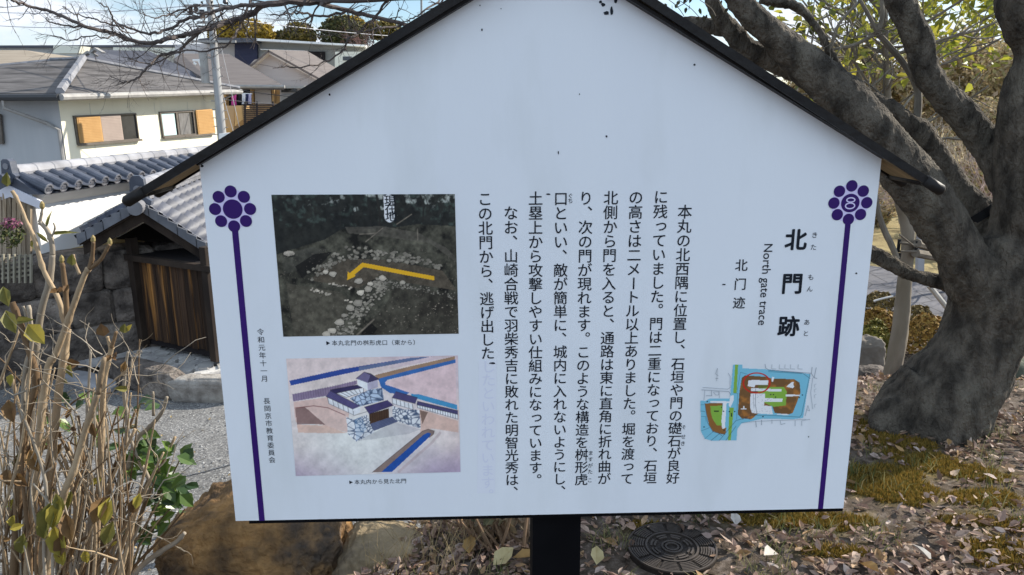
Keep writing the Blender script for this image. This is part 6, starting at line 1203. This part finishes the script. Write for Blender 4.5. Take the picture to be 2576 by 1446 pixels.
for i in range(70):
    x0 = r.uniform(-60, 330); y0 = r.uniform(1300, 1560); x1 = x0 + r.uniform(-90, 110); y1 = y0 - r.uniform(150, 520); stem((mt, mg, md)[i % 3], [(x0, y0), ((x0 + x1) / 2 + r.uniform(-18, 18), (y0 + y1) / 2), (x1, y1)], r.uniform(1.6, 3.4), r.uniform(.9, 2), YH + r.uniform(-.15, .35), seed=i, n=6)
for i in range(64):     # short side shoots forking off
    q = P(r.uniform(-10, 300), r.uniform(990, 1440), YH + r.uniform(-.12, .25)); twig((mt, md, mg)[i % 3], q, Vector((r.uniform(-.9, .9), r.uniform(-.4, .3), r.uniform(.2, 1))), r.uniform(.06, .15), r.uniform(.0018, .0032), 2, r, .45, .3, 5, (1, 2), 4, .6, None, .16)
for i in range(60):     # fine curly twigs
    q = P(r.uniform(20, 420), r.uniform(880, 1400), YH + r.uniform(-.1, .25)); twig(mg, q, Vector((r.uniform(-1, 1), r.uniform(-.3, .3), r.uniform(-.2, 1))), r.uniform(.08, .2), .0016, 1, r, .5, 0, 4, (0, 2), 6, .6, None, .28)
mt.build('tan_stems', hy_b, hyd, True); mg.build('grey_stems', hy_g, hyd, True); md.build('brown_stems', hy_d, hyd, True)
lv = {'yellow_leaves': (MB(), M('yellowing leaf', (.38, .31, .06), (.26, .22, .04), 20, .55, spec=.35, tr=.3)), 'brown_leaves': (MB(), M('brown dried leaf', (.22, .13, .05), (.12, .07, .035), 20, .7, tr=.15)), 'olive_leaves': (MB(), M('olive leaf', (.13, .13, .035), (.20, .18, .05), 20, .55, spec=.35, tr=.25)), 'buds': (MB(), M('bud', (.30, .22, .09), (.22, .18, .07), 20, .6))}
def hl(kind, px, py, L_, dx, dz, dy=0, Y=YH - .06, wd=.6, fold=.3, curl=.1, up=None):
    p = P(px, py, Y); lv[kind][0].leaf(p, Vector((dx, dy, dz)), up or Vector((.3, -1, .5)), L_, L_ * wd, fold, curl)
hl('yellow_leaves', 70, 815, .062, .55, -.8, 0, wd=.75); hl('olive_leaves', 40, 808, .06, 1, .1, -.2, wd=.35, fold=.5); hl('olive_leaves', 182, 668, .030, .15, 1, 0, wd=.75); hl('olive_leaves', 18, 470, .036, .2, 1, 0, wd=.6); hl('brown_leaves', 262, 846, .036, -.1, 1, 0, YH + .05, wd=.95, fold=.1); hl('olive_leaves', 312, 838, .028, .2, 1, 0, YH + .05, wd=.8); hl('yellow_leaves', 318, 832, .026, .8, .8, 0, YH + .05, wd=.5)
for a in ((130, 590, .05, .9, .25), (122, 610, .05, -.5, .5), (118, 572, .04, .2, 1), (90, 600, .05, -.6, -.6)): hl('olive_leaves', a[0], a[1], a[2], a[3], a[4], 0, YH + .1, wd=.22, fold=.5, curl=-.8)
for k, q in enumerate(((150, 1255, .075), (128, 1262, .08), (165, 1290, .07), (135, 1320, .085), (112, 1300, .06), (172, 1310, .055), (150, 1370, .055), (140, 1240, .05), (160, 1340, .06))): hl(('yellow_leaves', 'olive_leaves', 'brown_leaves')[k % 3], q[0], q[1], q[2], r.uniform(-.3, .3), -1, r.uniform(-.3, .2), YH - .15, .55, .5, .15)
for q in ((276, 1250, .07, 'yellow_leaves'), (262, 1248, .07, 'brown_leaves'), (285, 1310, .065, 'olive_leaves'), (340, 1250, .05, 'brown_leaves'), (352, 1240, .04, 'yellow_leaves'), (75, 1130, .06, 'brown_leaves'), (20, 1005, .06, 'brown_leaves'), (8, 720, .05, 'olive_leaves'), (15, 780, .06, 'olive_leaves'), (30, 1190, .05, 'brown_leaves'), (15, 1180, .05, 'brown_leaves'), (182, 1360, .04, 'brown_leaves'), (60, 1340, .06, 'olive_leaves'), (215, 1380, .04, 'yellow_leaves')): hl(q[3], q[0], q[1], q[2], r.uniform(-.5, .5), -1 + r.uniform(0, .5), r.uniform(-.4, .3), YH - .08, .6, .45, .2)
for i in range(40): hl(('brown_leaves', 'olive_leaves', 'brown_leaves', 'yellow_leaves')[i % 4], r.uniform(-5, 330), r.uniform(900, 1440), r.uniform(.018, .05), r.uniform(-.8, .8), r.uniform(-1, .4), r.uniform(-.5, .4), YH + r.uniform(-.12, .2), r.uniform(.4, .7), r.uniform(.3, .8), r.uniform(-.3, .4))
for q in ((172, 715), (150, 728), (165, 722), (288, 888), (292, 902), (280, 892)): hl('brown_leaves', q[0], q[1], .022, r.uniform(-1, 1), r.uniform(-1, .3), -.3, YH - .02, .7, .5, .5)
for px, py in ((235, 605), (156, 655), (107, 520), (277, 612)): p = P(px, py + 6, YH); lv['buds'][0].tube([p, p + Vector((0, 0, .006)), p + Vector((.001, 0, .014)), p + Vector((.001, 0, .02))], [.003, .006, .005, .001], 8)
for k, (mbx, m_) in lv.items(): mbx.build(k, m_, hyd)
# young evergreen growing through it
sap = thing('evergreen_sapling', (P(360, 1446, 2.1).x, 2.1, 0), 'young evergreen with glossy green oval leaves beside the dry hydrangea, left of the boulder', 'shrub')
zc = lambda x, y: (x / 3.0017, 990.1 + y / 3.0017); YV = 2.12; mb = MB(); sb = MB(); r = random.Random(3)
GL = [(740, 290, 1), (735, 380, 1), (815, 390, 0), (1060, 85, 0), (1110, 100, 0), (1150, 310, 1), (1110, 385, 1), (1110, 420, 1), (1280, 405, 0), (1380, 460, 1), (1225, 485, 1), (1350, 645, 1), (1310, 705, 1), (1420, 715, 0), (1320, 790, 1), (1410, 790, 1), (1355, 870, 0), (1210, 870, 1), (1190, 1000, 1), (1140, 1010, 0), (1230, 980, 0), (1080, 1095, 1), (1160, 1060, 0), (990, 580, 1), (950, 610, 1), (1000, 500, 1), (930, 250, 0), (930, 170, 0), (690, 210, 0), (1060, 500, 1), (1140, 520, 1), (1180, 560, 1), (1080, 590, 1), (1270, 580, 1), (1200, 680, 1), (1120, 640, 1), (1240, 740, 1), (1280, 830, 1), (1150, 820, 0), (500, 210, 0), (330, 180, 0), (330, 350, 0), (220, 100, 0), (480, 30, 0), (620, 40, 0), (680, 60, 1), (740, 100, 0), (1100, 460, 1), (1170, 630, 1), (60, 880, 0), (130, 850, 0), (1010, 1020, 0), (1250, 900, 1), (1300, 620, 0), (1030, 440, 1), (1240, 640, 1)]
for x, y, b_ in GL:
    px, py = zc(x, y)
    for q in range(3 if b_ else 2):
        L_ = (.058 if b_ else .046) * r.uniform(.8, 1.15); p = P(px + r.uniform(-14, 14), py + r.uniform(-14, 14), YV + r.uniform(-.06, .08)); d = Vector((r.uniform(-1, 1), r.uniform(-.6, .3), r.uniform(-.9, .6))); mb.leaf(p - d.normalized() * L_ * .5, d, Vector((r.gauss(0, .5), -.5, .9)), L_, L_ * .62, .14, -.08)
for pts in ([(300, 1620), (330, 1440), (365, 1330), (395, 1250), (400, 1180), (375, 1120), (340, 1075)], [(300, 1620), (350, 1400), (410, 1300), (450, 1260), (470, 1225)], [(395, 1250), (430, 1200), (455, 1150)], [(340, 1075), (290, 1080), (246, 1100)], [(365, 1330), (395, 1320), (405, 1310)], [(340, 1075), (350, 1020), (365, 1015)], [(400, 1180), (425, 1130), (430, 1120)], [(200, 1400), (190, 1100), (160, 1010)]): stem(sb, pts, 3.2, 1.6, YV + .02, 0, 6, False)
mb.build('leaves', M('glossy green leaf', (.05, .1, .02), ramp=[(.02, .045, .018), (.06, .12, .022), (.14, .21, .035), (.045, .095, .025)], rough=.35, spec=.5, tr=.2), sap); sb.build('stems', M('green brown stem', (.14, .12, .06), (.20, .17, .09), 6, .8), sap, True)
# ---- the bare branch hanging in from above: its trunk stands behind the sign
bt2 = thing('bare_maple', (P(1300, 500, 4.9).x, 4.9, gz(0, 4.9)), 'bare maple whose dark thin branches hang across the sky at the upper left', 'tree')
bk = M('dark smooth bark', (.075, .062, .058), (.12, .10, .092), 5, .9, .3, 30); YM = 4.6; mb = MB()
tx = P(1330, 500, 4.9).x; mb.tube(spline([Vector((tx, 4.9, gz(0, 4.9) - .1)), Vector((tx + .05, 4.9, 0)), Vector((tx, 4.9, 1.2)), Vector((tx - .05, 4.8, 2.0)), P(1250, -60, 4.75)], 5), spline([.13, .11, .09, .075, .05], 5), 12, rough=.1); mb.build('trunk', bk, bt2, True)
mb = MB(); r = random.Random(44)
z1 = lambda x, y: (x / 4.0, y / 4.0); z2 = lambda x, y: (503 + x / 4.0, y / 4.0)
MAIN = [([(1250, -60), (1180, -20), z2(2470, -60), z2(1330, 0), z2(1220, 25), z2(900, 20), z2(640, 45)], 10, 8), ([z2(640, 45), z2(500, 150), z2(250, 235), z2(0, 310), z1(1850, 350), z1(1650, 400), z1(1480, 440), z1(1280, 400), z1(1100, 325), z1(850, 260), z1(650, 175), z1(480, 110), z1(300, 60), z1(130, 5), z1(0, -30)], 7, 3.0), ([z2(640, 40), z2(300, 80), z2(0, 165), z1(1880, 185), z1(1700, 290), z1(1550, 330), z1(1390, 315), z1(1240, 265), z1(1150, 210), z1(1100, 100), z1(1000, 30)], 5, 1.6), ([z2(1220, 35), z2(1480, 105), z2(1750, 165), z2(2070, 245), z2(2200, 280)], 6, 4.5), ([z2(1480, 105), z2(1380, 140), z2(1200, 160), z2(1000, 120), z2(850, 140), z2(700, 150)], 3.8, 1.6), ([z2(2020, 265), z2(1820, 285), z2(1640, 320), z2(1480, 310)], 3, 1.2), ([z2(1880, 0), z2(1740, 190), z2(1600, 320), z2(1480, 420), z2(1420, 530), z2(1260, 620), z2(1060, 670), z2(870, 670), z2(760, 690)], 3.4, 1.2), ([z2(500, 0), z2(460, 130), z2(400, 250), z2(330, 400), z2(150, 500), z1(1800, 520), z1(1650, 600), z1(1500, 640), z1(1280, 590)], 3.2, 1.3), ([z1(2030, 310), z1(1880, 430), z1(1800, 520), z1(1600, 560), z1(1480, 690), z1(1380, 780), z1(1300, 820), z1(1210, 820), z1(1100, 750)], 4.4, 1.2), ([z1(1450, 440), z1(1300, 390), z1(1180, 340), z1(1080, 380), z1(900, 370), z1(700, 410), z1(520, 350)], 2.6, 1), ([z1(850, 260), z1(650, 260), z1(500, 220), z1(470, 170)], 2.6, 1), ([z1(1240, 270), z1(1050, 230), z1(850, 170), z1(700, 110), z1(640, 70)], 2.3, 1), ([z1(2560, 30), z1(2200, 100), z1(2050, 130), z1(1900, 120), z1(1750, 160), z1(1680, 90)], 3.5, 1.2), ([z2(0, 40), z2(-250, 120), z2(-450, 180), z2(-600, 130)], 2.6, 1.0), ([z2(2420, 0), z2(2200, 150), z2(2080, 200)], 2.5, 1.4), ([z2(1120, 160), z2(1040, 195), z2(960, 205), z2(860, 160)], 2, 1), ([z2(1750, 170), z2(1735, 300), z2(1740, 440)], 2.2, 1.4), ([z1(1150, 210), z1(1250, 330), z1(1400, 310)], 2, 1.4)]
for pts, r0, r1 in MAIN:
    k = len(pts); ps = [P(a, b, YM + .12 * math.sin(i * 1.3 + a)) for i, (a, b) in enumerate(pts)]; rs = [(r0 + (r1 - r0) * i / (k - 1)) * mpp(ps[i]) for i in range(k)]; pp, rr = spline(ps, 5), spline(rs, 5); mb.tube([q + rv(r, .004) for q in pp], rr, 7, rough=.15)
    for i in range(3, len(pp) - 1):
        if pp[i].z < 2.0 and False: continue
        for _ in range(2 if r0 < 8 else 1):
            if r.random() < .34:
                t = (pp[i] - pp[i - 1]).normalized(); d = (t + rv(r, .75)); d.y *= .4; twig(mb, pp[i], d, r.uniform(.07, .20), max(.0017, rr[i] * .38), 3 if r.random() < .45 else 2, r, .6, .1, 3, (1, 3), 3, .62, None, .2)
mb.build('branches', bk, bt2)
mb = MB()
for px, py in ((488, 12), (495, 20), (478, 22), (484, 26), (535, 2), (572, 4), (505, 3)): p = P(px, py, YM); mb.leaf(p, Vector((r.uniform(-1, 1), 0, -1)), Vector((0, -1, .4)), .022, .014, .3, .2)
mb.build('withered_leaves', M('withered brown leaf', (.06, .045, .035), (.1, .075, .06), 10, .8), bt2)
